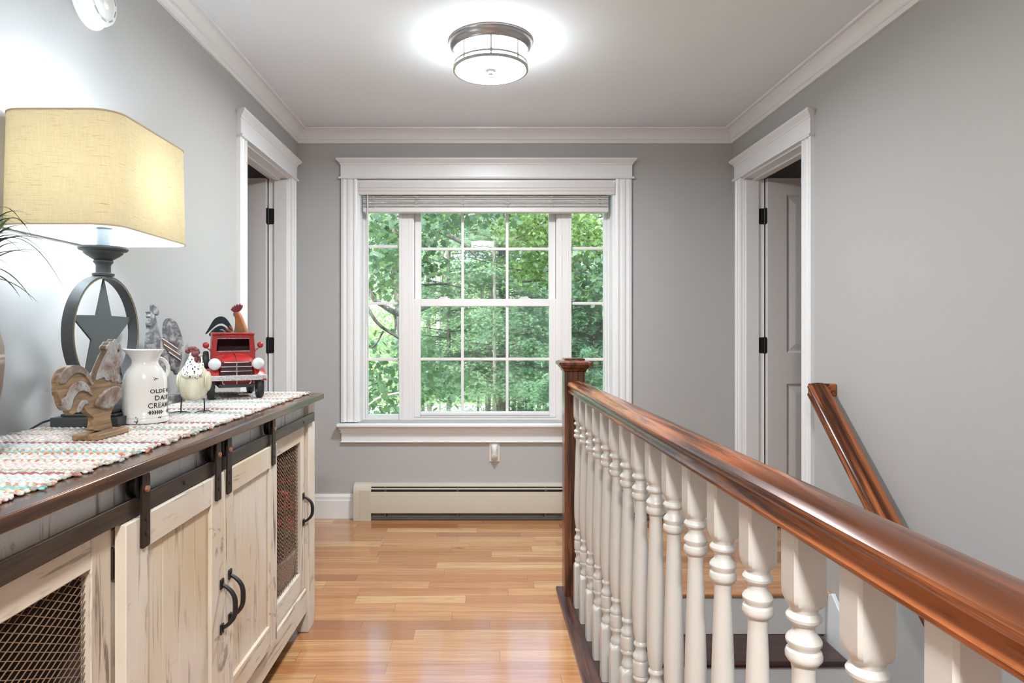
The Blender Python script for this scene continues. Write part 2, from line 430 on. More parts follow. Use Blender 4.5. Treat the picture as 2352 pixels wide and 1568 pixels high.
for xa, xb, zadj in ((-.756, -.5366, 0.012), (.573, .806, 0.0)):
    f = MB(); frame_rect(f, xa, xb, zb+.016, zt-.02, (.014,.0,.022,.02) if xa < 0 else (.0,.020,.022,.02), YS+.002, YS+.05)
    s_ = obj('window_sash', f, M['vinyl'], w, bevel=.003)
    f = MB()
    for i, z in enumerate(MZ): f.box(xa+.005, xb-.008, YS+.020, YS+.036, z-.009+(zadj if i == 2 else 0), z+.009+(zadj if i == 2 else 0))
    obj('muntin', f, M['vinyl'], s_, bevel=.0025)
    obj('pane', MB().box(xa, xb, YS+.025, YS+.029, zb+.02, zt-.02), M['glass'], s_, smooth=0)
# lower sash (in front) and upper sash of the double-hung light
XA, XB = -.449, .485
f = MB(); frame_rect(f, XA, XB, zb+.018, zt-.02, (.008,.008,.004,.004), YS+.0, YS+.07)
obj('window_track', f, M['vinyl'], w)
f = MB(); frame_rect(f, XA+.008, XB-.008, .620, 1.383, (.042,.045,.036,.048), YS-.004, YS+.030)
lo = obj('window_sash', f, M['vinyl'], w, bevel=.003)
f = MB().box(XA+.05, XB-.053, YS-.010, YS-.004, .634, .652)
obj('sash_lift', f, M['vinyl'], lo, bevel=.004)
f = MB()
for x in (-.129, .1605): f.box(x-.009, x+.009, YS+.006, YS+.020, .65, 1.34)
f.box(XA+.05, XB-.05, YS+.0068, YS+.0192, .985, 1.003)
obj('muntin', f, M['vinyl'], lo, bevel=.0025)
obj('pane', MB().box(XA+.04, XB-.04, YS+.011, YS+.015, .64, 1.35), M['glass'], lo, smooth=0)
f = MB(); frame_rect(f, XA+.010, XB-.010, 1.34, zt-.024, (.040,.043,.04,.03), YS+.034, YS+.064)
up = obj('window_sash', f, M['vinyl'], w, bevel=.003)
f = MB()
for x in (-.129, .1615): f.box(x-.009, x+.009, YS+.042, YS+.056, 1.36, zt-.04)
f.box(XA+.05, XB-.05, YS+.0428, YS+.0552, 1.702, 1.720)
obj('muntin', f, M['vinyl'], up, bevel=.0025)
obj('pane', MB().box(XA+.04, XB-.04, YS+.047, YS+.051, 1.36, zt-.04), M['glass'], up, smooth=0)
for x in (-.245, .275):
    f = MB().box(x-.036, x+.036, YS-.002, YS+.026, 1.383, 1.388).lathe([(.014,1.388),(.014,1.396),(.010,1.399)], (x+.008, YS+.012, 0), 16)
    f.box(x-.030, x+.004, YS+.002, YS+.012, 1.390, 1.397)
    obj('sash_lock', f, M['vinyl'], lo, bevel=.002)

# ---------------------------------------------------------------- raised blind
b = thing('window_blind', 'off-white wooden slat blind drawn up under the window head trim', 'blind', (0, YB+.04, 1.95))
VAL = [(.0,2.108),(-.020,2.108),(-.022,2.076),(-.017,2.070),(-.020,2.064),(-.020,2.058),(-.015,2.050),(-.018,2.040),(-.018,2.034),(-.012,2.030),(0,2.030)]
xa, xb = WX0+.016, WX1-.010
obj('valance', MB().loft([[(x, YB+.004+p, z) for p, z in VAL] for x in (xa, xb)]), M['blind'], b, smooth=25)
obj('headrail', MB().box(xa+.02, xb-.03, YB+.012, YB+.06, 2.045, 2.10), M['blind'], b, smooth=0)
for i, dy in enumerate((0, .001, .002, -.002, .003, -.001, .001)):
    z = 2.0345 - i*.0118; y = YB+.012+dy
    m = MB().loft([[(x, y, z-.0135), (x, y+.016, z-.005), (x, y+.036, z), (x, y+.050, z-.001), (x, y+.050, z+.0022), (x, y+.036, z+.0032), (x, y+.014, z+.0012), (x, y-.002, z-.0105)] for x in (xa+.02, xb-.035)])
    obj('slat', m, M['blind'], b, smooth=40)
obj('bottom_rail', MB().box(xa+.02, xb-.035, YB+.008, YB+.064, 1.925, 1.9545), M['blind'], b, bevel=.004)
random.seed(11)
for px in (858, 957, 1064, 1166, 1265, 1372):
    x = onY(px, 0, YB+.008)[0]
    for q in range(3):
        pts = []; z = 2.028
        for i in range(13):
            pts.append((x + random.uniform(-.016, .016), YB+.0085+random.uniform(-.001,.004), z)); z -= .0062
        pts[-1] = (x, YB+.007, 1.95)
        obj('ladder_cord', MB().tube(pts, .0012, 5), M['cord'], b)
xw = onY(844, 0, YB+.0)[0]
obj('tilt_wand', MB().lathe([(.0035, 1.20), (.0048, 1.22), (.0048, 2.02), (.003, 2.03)], (xw, YB+.002, 0), 6), M['blind'], b)

# ---------------------------------------------------------------- hydronic baseboard heater
h = thing('baseboard_heater', 'cream enamelled baseboard heater on the floor under the window', 'heater', (.25, YB, 0))
hx0, hx1 = -.80, 1.28; D = .068; y_ = YB-D
def sweepx(prof, x0, x1): return MB().loft([[(x, YB-p, z) for p, z in prof] for x in (x0, x1)])
obj('back_panel', sweepx([(0,.0),(.004,.0),(.004,.210),(.040,.214),(.044,.208),(.047,.208),(.044,.219),(.036,.222),(0,.222)], hx0+.02, hx1-.02), M['heater'], h, smooth=25)
obj('damper', sweepx([(.050,.196),(.062,.193),(.065,.196),(.056,.200)], hx0+.1, hx1-.1), M['heater'], h, smooth=25)
obj('front_panel', sweepx([(.060,.178),(.0655,.180),(.0665,.176),(.0665,.050),(.064,.046),(.061,.048),(.063,.060),(.063,.174)], hx0+.1, hx1-.1), M['heater'], h, smooth=25)
obj('fin_tube', MB().box(hx0+.1, hx1-.1, YB-.056, YB-.008, .06, .165), M['slot'], h)
obj('painted_slot_shade', MB().box(hx0+.1, hx1-.1, YB-.046, YB-.0045, .165, .2065), M['slot'], h)  # added black box: the shade inside the damper slot, put in as colour
obj('drip_rail', sweepx([(.010,.004),(.052,.004),(.052,.022),(.049,.022),(.049,.008),(.010,.008)], hx0+.1, hx1-.1), M['fin'], h)
for px in (885, 1051, 1253):
    x = onY(px, 0, YB-.05)[0]
    obj('bracket', MB().box(x-.006, x+.006, YB-.058, YB-.004, .004, .205).box(x-.002, x+.012, YB-.0605, YB-.056, .186, .190), M['fin'], h)
for x0, x1 in ((hx0, hx0+.110), (hx1-.110, hx1)):
    cap = obj('end_cap', sweepx([(0,0),(.071,0),(.071,.172),(.068,.192),(.058,.212),(.044,.224),(0,.226)], x0, x1), M['heater'], h, smooth=25, bevel=.002)
    mid = x0+.040 if x0 < 0 else x1-.040
    obj('access_door', MB().box(mid, x1 if x0 < 0 else x0, YB-.0725, YB-.070, .0, .190), M['heater'], cap, bevel=.001)

# ---------------------------------------------------------------- outlet and plug-in
xo, _, zo = onY(1135.5, 1038, YB)
o = thing('outlet_plate', 'almond wall outlet plate under the window apron', 'outlet', (xo, YB, zo))
obj('cover', MB().box(xo-.034, xo+.034, YB-.006, YB, zo-.059, zo+.059), M['almond'], o, bevel=.003)
obj('receptacle', MB().box(xo-.017, xo+.017, YB-.0085, YB-.006, zo-.046, zo-.008), paint('tan_plastic', (.56,.47,.36,1), .4), o, bevel=.003)
g = thing('air_freshener', 'white tapered plug-in air freshener in the wall outlet', 'air freshener', (xo, YB-.01, zo))
rings = []
for zz, hw, dp in ((.052,.016,.020),(.050,.020,.034),(.040,.021,.040),(.012,.017,.042),(-.008,.017,.040),(-.020,.022,.036),(-.030,.021,.030),(-.043,.006,.022),(-.046,.002,.018)):
    rings.append([(xo+hw*math.cos(2*math.pi*j/20), YB-.009-dp*.5+dp*.5*math.sin(2*math.pi*j/20), zo+zz) for j in range(20)])
obj('body', MB().loft(rings), M['plastic'], g, smooth=50)
obj('dial', MB().lathe([(.0075,-.044),(.0075,-.040),(.0045,-.040),(.0045,-.043)], (xo, YB, zo-.032), 20, 'y', cap=True), paint('tan_dial', (.40,.31,.22,1), .5), g, smooth=40)

# ---------------------------------------------------------------- smoke detector on the wall near the ceiling
yd, zd = 1.912, 2.153
s_ = thing('smoke_detector', 'round white smoke detector high on the wall above the lamp', 'smoke detector', (XL, yd, zd))
obj('base_ring', MB().lathe([(.086,0),(.087,.006),(.085,.011),(.080,.012),(.079,.018),(.074,.020),(.0,.020)], (XL, yd, zd), 48, 'x'), M['plastic'], s_)
obj('cover', MB().lathe([(.077,.018),(.077,.032),(.073,.044),(.066,.047),(.055,.045),(.052,.047),(.0,.047)], (XL, yd, zd), 48, 'x'), M['plastic'], s_)
for k in range(10):
    a = 2*math.pi*k/10
    obj('vent', MB().box(-.003, .0, -.011, .011, -.002, .002).xf(Matrix.Translation((XL+.0475, yd, zd)) @ Matrix.Rotation(a, 4, 'X') @ Matrix.Translation((0, 0, .062))), paint('vent_grey', (.35,.36,.36,1), .6) if k == 0 else bpy.data.materials['vent_grey'], s_)
obj('test_button', MB().lathe([(.014,.046),(.014,.051),(.011,.053),(0,.053)], (XL, yd+.01, zd-.012), 24, 'x'), M['plastic'], s_)
# ================================================================ staircase
st = thing('staircase', 'dark oak stair treads with white risers going down beyond the balustrade', 'stairs', (1.02, SY1, 0))
RISE, RUN = .195, .226
for k in range(1, 13):
    y = SY1 - (k-1)*RUN; z = -k*RISE
    obj('riser', MB().box(SX0+.004, SX1-.022, y-.002, y+.014, z, z+RISE-.026), M['riser'], st, smooth=0)
    if k < 12: obj('tread', MB().box(SX0+.004, SX1-.048, y-RUN-.028, y, z-.026, z), M['tread'], st, bevel=.010, bseg=3)
# raked skirt board along the wall
p = []
for t in range(0, 14):
    pass
yA, yB_ = SY1+.0, SY1-12*RUN; sl = RISE/RUN
poly = [(0, yA+.02, -.027), (0, yA+.02, -.30), (0, yB_, -.30-sl*(yA-yB_)), (0, yB_, .03-sl*(yA-yB_)), (0, yA-.05, .03-sl*.05+.02)]
obj('skirt_board', MB().plate(poly, (0, XR-.021, XR-.002)), M['trim'], st, bevel=.003)

# ================================================================ balustrade
def rail_x(y): return .406 + .015*(2.815-y)
ba = thing('balustrade', 'stained oak handrail and newel with white turned balusters along the stairwell', 'railing', (.42, 1.2, 0))
RP = [(-.030,0),(.030,0),(.033,.003),(.034,.008),(.031,.013),(.0285,.016),(.027,.021),(.0275,.026),(.031,.029),(.0365,.031),(.0395,.036),(.0397,.041),(.0375,.0445),(.0290,.0505),(.0255,.0522),(.012,.0543),(0,.055)]
RP = RP + [(-a, b) for a, b in reversed(RP[2:-1])]
rings = []
for i in range(13):
    y = 2.815 - (2.815+.45)*i/12
    rings.append([(rail_x(y)+a, y, .904+h_) for a, h_ in RP])
obj('handrail', MB().loft(rings), M['rail'], ba, smooth=20)
# newel post
nx, ny, nh = .402, 2.860, .0445
m = MB().loft([[(nx+a*nh, ny+b_*nh, z) for a, b_ in ((-1,-1),(1,-1),(1,1),(-1,1))] for z in (.018, 1.006)])
nw = obj('newel_post', m, M['newel'], ba, bevel=.003, smooth=0)
def sq(r, z): return [(nx+a*r, ny+b_*r, z) for a, b_ in ((-1,-1),(1,-1),(1,1),(-1,1))]
m = MB().loft([sq(r, z) for r, z in ((.046,.996),(.050,1.001),(.051,1.006),(.056,1.012),(.062,1.018),(.063,1.024),(.070,1.025),(.071,1.028),(.071,1.037),(.067,1.041),(.050,1.047),(.044,1.048),(.044,1.053),(.040,1.055),(.0,1.057))])
obj('newel_cap', m, M['newel'], nw, smooth=15)
# shoe plate the balusters stand on
obj('shoe_plate', MB().box(.333, .478, -.5, 2.938, -.002, .020), M['plate'], ba, bevel=.004)
# turned balusters
def ring_sq(h_, z, rr=.0):
    n = 32; out = []
    for j in range(n):
        a = 2*math.pi*(j+.5)/n; c, s = math.cos(a), math.sin(a); k = h_/max(abs(c), abs(s))
        out.append((c*k, s*k, z))
    return out
def ring_ci(r, z): return [(r*math.cos(2*math.pi*(j+.5)/32), r*math.sin(2*math.pi*(j+.5)/32), z) for j in range(32)]
def ring_mix(h_, r, t, z):
    return [(a[0]*(1-t)+b_[0]*t, a[1]*(1-t)+b_[1]*t, z) for a, b_ in zip(ring_sq(h_, z), ring_ci(r, z))]
H = .0222
prof = [(.0165,.207),(.0185,.211),(.0185,.217),(.0175,.221),(.0145,.228),(.0135,.234),(.0145,.240),(.0185,.246),(.0205,.251),(.0195,.256),(.0175,.259),(.0205,.262),(.0212,.266),(.0212,.292),(.0205,.296),
        (.0180,.299),(.0205,.303),(.0212,.308),(.0195,.313),(.0150,.320),(.0135,.327),(.0145,.333),(.0175,.337),(.0185,.341),(.0170,.346),(.0145,.349),(.0160,.356),(.0190,.372),(.0210,.395),(.0218,.430),(.0216,.470),(.0205,.530),(.0185,.600),(.0165,.660),(.0150,.700),(.0148,.712),
        (.0160,.720),(.0165,.724),(.0200,.726),(.0232,.731),(.0236,.736),(.0222,.741),(.0190,.744),(.0200,.747),(.0225,.751),(.0230,.755),(.0205,.760),(.0155,.765),(.0138,.770),(.0150,.776),(.0190,.780),(.0222,.783),(.0228,.787),(.0205,.791),(.0175,.794),(.0180,.798)]
rings = [ring_sq(H, .020), ring_sq(H, .190), ring_mix(H, .0225, .35, .197), ring_mix(H, .0185, .85, .204)]
rings += [ring_ci(r, z) for r, z in prof]
rings += [ring_mix(.0185, .0185, .9, .800), ring_mix(.0215, .0215, .45, .805), ring_sq(.0218, .812), ring_sq(H, .822), ring_sq(H, .9045)]
b0 = MB().loft(rings)
proto = None
for k in range(-3, 16):
    y = .592 + .1415*k; x = rail_x(y)-.001
    if proto is None:
        proto = obj('baluster', b0, M['baluster'], ba, smooth=30)
        proto.location = Vector((x, y, 0)) - OFF[ba.name]
        for v in proto.data.vertices: v.co += OFF[ba.name]
    else:
        c = proto.copy(); COL.objects.link(c); c.location = Vector((x, y, 0)) - OFF[ba.name]

# ================================================================ wall handrail
wr = thing('wall_handrail', 'stained oak handrail going down along the grey stairwell wall', 'handrail', (1.49, 2.6, .7))
xc = 1.492; yt, ztop = 2.885, .930; slope = .90
ang = math.atan(slope); Lr = 2.9
# built level along y and then tilted, so that the grain follows the slope
RQ = [(a*1.12, h_*1.1-.046) for a, h_ in RP]
ra = obj('rail', MB(), M['rail'], wr, smooth=30)
rings = [[(a, -t + (h_*math.tan(ang/2) if t == 0 else 0), h_) for a, h_ in RQ] for t in (0, Lr)]
mb_ = MB().loft(rings); me = bpy.data.meshes.new('rail'); me.from_pydata(mb_.v, [], mb_.f); me.materials.append(M['rail'])
for p_ in me.polygons: p_.use_smooth = True
me.set_sharp_from_angle(angle=R(30)); ra.data = me
ra.location = Vector((xc, yt, ztop)) - OFF[wr.name]; ra.rotation_euler = (ang, 0, 0)
obj('wall_return', MB().box(xc-.034, XR, yt-.012, yt+.020, ztop-.046, ztop+.010), M['rail'], wr, bevel=.006, bseg=3)
for y in (2.5, 1.3):
    z = ztop - slope*(yt-y)
    obj('bracket', MB().tube([(XR, y, z-.10), (XR-.03, y, z-.10), (XR-.065, y, z-.085), (xc, y, z-.05), (xc, y, z-.036)], .006, 10).lathe([(.024,-.006),(.024,0)], (XR, y, z-.10), 20, 'x'), M['iron'], wr)
# ================================================================ sideboard
ZT = .922
cb = thing('sideboard', 'long cream distressed farmhouse sideboard with dark plank top and sliding barn doors', 'sideboard', (-.90, 1.6, 0))
M['crV'] = distressed('cream_planks_upright', 2, amount=.42, seed=1)
M['crV2'] = distressed('cream_planks_upright_worn', 2, amount=.8, seed=4)
M['crH'] = distressed('cream_planks_level', 1, amount=.55, seed=2)
M['crW'] = distressed('cream_planks_window_lit', 2, base=(.82,.83,.83,1), warm=(.78,.77,.74,1), pale=(.88,.89,.89,1), amount=.7, seed=6)  # whiter, cooler planks: bluish window light on the frieze put into the colour
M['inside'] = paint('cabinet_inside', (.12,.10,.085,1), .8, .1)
C0, C1, XBK, XFR = .60, 2.617, -1.135, -.677
XIN = -.690
top = obj('plank_top', MB().box(-1.140, -.645, .57, 2.640, .897, ZT), M['top'], cb, bevel=.004)
# legs and carcass
for ya, yb in ((C0, C0+.092), (C1-.092, C1)):
    for xa, xb in ((XFR-.045, XFR), (XBK, XBK+.045)):
        q = 1 if ya > 1 else -1
        f = MB().loft([[(xa+.0, ya+.012*(q<0), 0), (xb, ya+.012*(q<0), 0), (xb, yb-.012*(q>0), 0), (xa, yb-.012*(q>0), 0)],
                       [(xa, ya, .07), (xb, ya, .07), (xb, yb, .07), (xa, yb, .07)], [(xa, ya, .897), (xb, ya, .897), (xb, yb, .897), (xa, yb, .897)]])
        obj('leg', f, M['crV'], cb, bevel=.002)
for y in (C0+.002, C1-.022): obj('side_panel', MB().box(XBK+.04, XFR-.04, y, y+.020, .078, .897), M['crV2'], cb)
obj('back_panel', MB().box(XBK+.004, XBK+.012, C0+.02, C1-.02, .078, .897), M['inside'], cb)
obj('bottom_panel', MB().box(XBK+.012, XIN-.01, C0+.03, C1-.03, .155, .172), M['inside'], cb)
for y in (1.235, 2.055): obj('divider', MB().box(XBK+.012, XIN-.02, y-.009, y+.009, .172, .80), M['inside'], cb)
obj('frieze_board', MB().box(XIN-.018, XIN-.004, C0+.09, C1-.092, .800, .897), M['crW'], cb)
# bottom apron with a small moulding step
obj('apron', MB().box(XIN-.018, XFR-.008, C0+.09, C1-.092, .078, .172), M['crH'], cb, bevel=.003)
obj('bottom_rail', MB().box(XIN-.018, XFR-.014, C0+.09, C1-.092, .172, .184), M['crH'], cb, bevel=.002)
for ya, yb in ((1.203, 1.275), (2.015, 2.085)): obj('stile', MB().box(XIN-.018, XIN, ya, yb, .172, .80), M['crV'], cb, bevel=.001)
for ya, yb in ((2.500, 2.526), (.69, .70)): obj('stile', MB().box(XIN-.018, XIN-.006, ya, yb, .172, .80), M['crV2'], cb)

# expanded-metal mesh doors
M['mesh'] = paint('mesh_metal', (.26,.175,.115,1), .5, .25)
M['mesh'].node_tree.nodes['Principled BSDF'].inputs['Metallic'].default_value = .3
def mesh_door(ya, yb, hinge_far, o0, o1):
    xf, xb = XIN+.002, XIN-.018; z0, z1, p0, p1 = .184, .812, .255, .752
    f = MB(); W_, H_ = .0280, .0140; ym0, ym1, zm0, zm1 = o0-.006, o1+.006, p0-.006, p1+.006
    sl = H_/W_; t = .0007
    for sg in (1, -1):
        c0 = (zm0 - sl*ym1) if sg > 0 else (zm0 + sl*ym0); c1 = (zm1 - sl*ym0) if sg > 0 else (zm1 + sl*ym1)
        nlo, nhi = math.floor(c0/H_), math.ceil(c1/H_)
        for i in range(nlo, nhi+1):
            c = i*H_
            pts = []
            for yy in (ym0, ym1):
                z = c + sg*sl*yy
                pts.append((yy, z))
            (a0, b0_), (a1, b1_) = pts
            # clip in z
            def clip(a, b_):
                if b_ < zm0: return ((zm0-c)/(sg*sl), zm0)
                if b_ > zm1: return ((zm1-c)/(sg*sl), zm1)
                return (a, b_)
            if max(b0_, b1_) < zm0 or min(b0_, b1_) > zm1: continue
            q0, q1 = clip(a0, b0_), clip(a1, b1_)
            dx = Vector((q1[0]-q0[0], q1[1]-q0[1]))
            if dx.length < .004: continue
            nrm = Vector((-dx.y, dx.x)).normalized()*t
            xm = XIN-.010 + .0006*sg
            f.loft([[(xm-.0007, q[0]-nrm.x, q[1]-nrm.y), (xm+.0007, q[0]-nrm.x, q[1]-nrm.y), (xm+.0007, q[0]+nrm.x, q[1]+nrm.y), (xm-.0007, q[0]+nrm.x, q[1]+nrm.y)] for q in (q0, q1)])
    d = obj('mesh_door', f, M['mesh'], cb, smooth=0)
    obj('door_stile', MB().box(xb, xf, ya, o0, z0, z1), M['crV2'], d, bevel=.002); obj('door_stile', MB().box(xb, xf, o1, yb, z0, z1), M['crV2'], d, bevel=.002)
    obj('door_rail', MB().box(xb, xf-.0008, o0, o1, z0, p0), M['crH'], d, bevel=.002); obj('door_rail', MB().box(xb, xf-.0008, o0, o1, p1, z1), M['crH'], d, bevel=.002)
    return d
near = mesh_door(.705, 1.2015, True, .77, 1.140)
far = mesh_door(2.075, 2.500, False, 2.135, 2.452)
for z in (.74, .33):
    obj('hinge', MB().box(XIN-.004, XIN+.004, 1.199, 1.206, z-.030, z+.030).lathe([(.004, z-.028), (.004, z+.028)], (XIN+.002, 1.2035, 0), 10), M['iron'], near, bevel=.001)

# sliding barn doors
XD = -.660
def barn_door(ya, yb, sl_, sr):
    z0, z1 = .186, .812
    f = MB(); n = 4; a, b_ = ya+sl_, yb-sr; wd = (b_-a)/n
    for i in range(n): f.box(XD-.020, XD-.009, a+i*wd+.0007, a+(i+1)*wd-.0007, z0+.01, z1-.01)
    d = obj('barn_door', f, M['crV'], cb, bevel=.0012)
    for y0, y1 in ((ya, ya+sl_), (yb-sr, yb)): obj('stile', MB().box(XD-.022, XD, y0, y1, z0, z1), M['crV2'], d, bevel=.0018)
    for q0, q1 in ((z0, z0+.070), (z1-.066, z1)): obj('rail', MB().box(XD-.022, XD-.0008, ya+sl_, yb-sr, q0, q1), M['crH'], d, bevel=.0018)
    return d
dl = barn_door(1.2005, 1.6545, .080, .074); dr = barn_door(1.6575, 2.082, .060, .066)
def pull(parent, y, x, zc, ln=.138):
    f = MB()
    for s in (1, -1):
        zb_ = zc + s*(ln/2-.012)
        f.box(x, x+.004, y-.009, y+.009, zb_-.012, zb_+.012)
        f.lathe([(.003, x+.004), (.003, x+.006), (0, x+.007)], (0, y, zb_+s*.004), 8, 'x')
    pts = []; rad = []
    for i in range(17):
        t = i/16; a = (t-.5)*2
        zz = zc + a*(ln/2-.014); out = .004 + .032*(1-abs(a)**3.0)
        pts.append((x+out, y, zz)); rad.append(.0046 + .0018*(1-a*a))
    f.tube(pts, rad, 10)
    return obj('pull_handle', f, M['black'], parent, bevel=0, smooth=50)
M['black'] = M['black']
pull(dl, 1.637, XD, .477); pull(dr, 1.690, XD, .482); pull(far, 2.486, XIN+.002, .49, .125)
# hanging track, straps and wheels
tr = obj('door_track', MB().box(-.675, -.667, .61, 2.576, .816, .851), M['track'], cb, bevel=.001)
for y in (.80, 1.45, 2.42): obj('track_bolt', MB().lathe([(.005,-.667),(.005,-.6645),(.003,-.664)], (0, y, .833), 10, 'x').tube([(-.694, y, .833), (-.674, y, .833)], .006, 8), M['black'], tr)
def hanger(d, y):
    x0, x1 = -.660, -.655; z0, z1, hw = .752, .896, .014
    pts = []
    for cy_, cz_, t0 in ((hw-.005, z1-.006, 0), (-(hw-.005), z1-.006, 90), (-(hw-.004), z0+.004, 180), (hw-.004, z0+.004, 270)):
        for i in range(4):
            t = R(t0 + i*30); pts.append((y+cy_+.005*math.cos(t), cz_+.005*math.sin(t)))
    s_ = obj('hanger_strap', MB().loft([[(x, a, b_) for a, b_ in pts] for x in (x0, x1)]), M['iron'], d, bevel=.0006, smooth=30)
    zc = .8765
    obj('hanger_wheel', MB().lathe([(.010,-.680),(.030,-.680),(.030,-.6765),(.0245,-.6755),(.0245,-.667),(.030,-.6655),(.030,-.6625),(.010,-.6615)], (0, y, zc), 28, 'x'), M['black'], s_)
    obj('axle_bolt', MB().lathe([(.0065,-.685),(.0065,-.655),(.0065,-.6505),(.004,-.6495)], (0, y, zc-.012), 6, 'x'), M['copper'], s_)
    for z in (.778, .806): obj('strap_screw', MB().lathe([(.0042,-.655),(.0042,-.6535),(.002,-.653)], (0, y, z), 10, 'x'), M['black'], s_)
for d, y in ((dl, 1.263), (dl, 1.612), (dr, 1.681), (dr, 2.040)): hanger(d, y)

# things kept behind the mesh doors
random.seed(5)
def crumple(cx, cy, z0, rx, ry, h, seed, n=26, m_=10, amp=.16):
    rnd = random.Random(seed); ph = [rnd.uniform(0, 6.3) for _ in range(6)]
    rings = []
    for i in range(m_+1):
        t = i/m_; prof_ = (1 - t**3.2*.9)
        rings.append([(cx+rx*prof_*math.cos(a)*(1+amp*math.sin(3*a+ph[0]+2*t)+.5*amp*math.sin(7*a+ph[1]-3*t)), cy+ry*prof_*math.sin(a)*(1+amp*math.sin(4*a+ph[2]-2*t)+.4*amp*math.sin(9*a+ph[3]+4*t)), z0+h*t*(1+.05*math.sin(5*a+ph[4]))) for a in [2*math.pi*j/n for j in range(n)]])
    return MB().loft(rings)
def cloth(name, c1, c2, sc):
    t = NT(name); n_ = t.noise(t.coords((sc, sc, sc*2)), 1, 3)
    return t.done(t.bsdf(t.ramp(n_, [(.4, c1), (.6, c2)]), .9, spec=.1))
bl = thing('cream_blanket', 'cream and grey bundled blanket behind the nearer mesh door of the sideboard', 'blanket', (-.87, .99, .173))
obj('fabric', crumple(-.87, .985, .173, .125, .175, .36, 3, amp=.10), cloth('blanket_cloth', (.66,.62,.56,1), (.22,.20,.19,1), 9), bl, smooth=60)
bg = thing('grey_cloth', 'dark grey cloth heaped on the cream blanket behind the nearer mesh door', 'cloth', (-.89, .92, .53))
obj('fabric', crumple(-.885, .93, .534, .10, .13, .17, 8, amp=.10), cloth('grey_cloth', (.12,.13,.14,1), (.24,.25,.27,1), 8), bg, smooth=60)
bk = thing('wicker_basket', 'pale woven basket behind the far mesh door of the sideboard', 'basket', (-.83, 2.40, .173))
def weave_mat():
    t = NT('basket_weave')
    w1 = t.n('TexWave', {'Vector': t.coords((1,1,1)), 'Scale': 45, 'Distortion': 1.5}, bands_direction='Z').outputs[1]
    w2 = t.n('TexWave', {'Vector': t.coords((1,1,1)), 'Scale': 40, 'Distortion': 1}, bands_direction='Y').outputs[1]
    return t.done(t.bsdf(t.ramp(t.math('MULTIPLY', w1, w2), [(.1, (.20,.12,.09,1)), (.5, (.62,.50,.44,1))]), .8))
WV = weave_mat()
rings = [[(-.83+rx*math.copysign(abs(math.cos(a))**.6, math.cos(a)), 2.400+ry*math.copysign(abs(math.sin(a))**.6, math.sin(a)), z) for a in [2*math.pi*j/36 for j in range(36)]]
         for rx, ry, z in ((.10,.15,.173),(.115,.172,.22),(.125,.185,.33),(.127,.187,.345),(.118,.178,.345),(.110,.168,.20))]
obj('woven_body', MB().loft(rings), WV, bk, smooth=50)
obj('rim', MB().tube([(-.83+.123*math.copysign(abs(math.cos(a))**.6, math.cos(a)), 2.400+.183*math.copysign(abs(math.sin(a))**.6, math.sin(a)), .346) for a in [2*math.pi*j/40 for j in range(40)]], .008, 8, closed=True), WV, bk)
fl = thing('red_flower_bunch', 'red flower bunch with green leaves standing in the basket behind the far mesh door', 'flowers', (-.79, 2.45, .36))
rnd = random.Random(4)
def petal_mat(n, c): return paint(n, c, .7, .3)
PR, PG = petal_mat('red_petals', (.55,.04,.02,1)), petal_mat('dark_leaves', (.08,.14,.03,1))
f = MB()
for i in range(300):
    c = Vector((-.775+rnd.uniform(-.05,.05), 2.47+rnd.uniform(-.08,.075), .53+rnd.uniform(-.10,.14)))
    d_ = Vector((rnd.uniform(-.3,1), rnd.uniform(-1,1), rnd.uniform(-.5,1))).normalized(); u = d_.cross(Vector((.2,.1,1))).normalized(); L = rnd.uniform(.025,.045); w_ = L*.35
    f.add([c, c+d_*L*.5+u*w_, c+d_*L, c+d_*L*.5-u*w_], [(0,1,2,3)])
obj('petals', f, PR, fl, smooth=0, recalc=False)
f = MB()
for i in range(110):
    c = Vector((-.80+min(.06,rnd.gauss(0,.04)), min(2.55,2.43+rnd.gauss(0,.06)), .64+rnd.uniform(-.14,.10)))
    d_ = Vector((rnd.uniform(-.5,1), rnd.uniform(-1,1), rnd.uniform(-.3,1))).normalized(); u = d_.cross(Vector((.2,.1,1))).normalized(); L = rnd.uniform(.03,.06); w_ = L*.28
    f.add([c, c+d_*L*.5+u*w_, c+d_*L, c+d_*L*.5-u*w_], [(0,1,2,3)])
obj('leaves', f, PG, fl, smooth=0, recalc=False)
obj('stems', MB().tube([(-.81, 2.42, .19), (-.80, 2.44, .45), (-.785, 2.46, .62)], .006, 6), PG, fl)

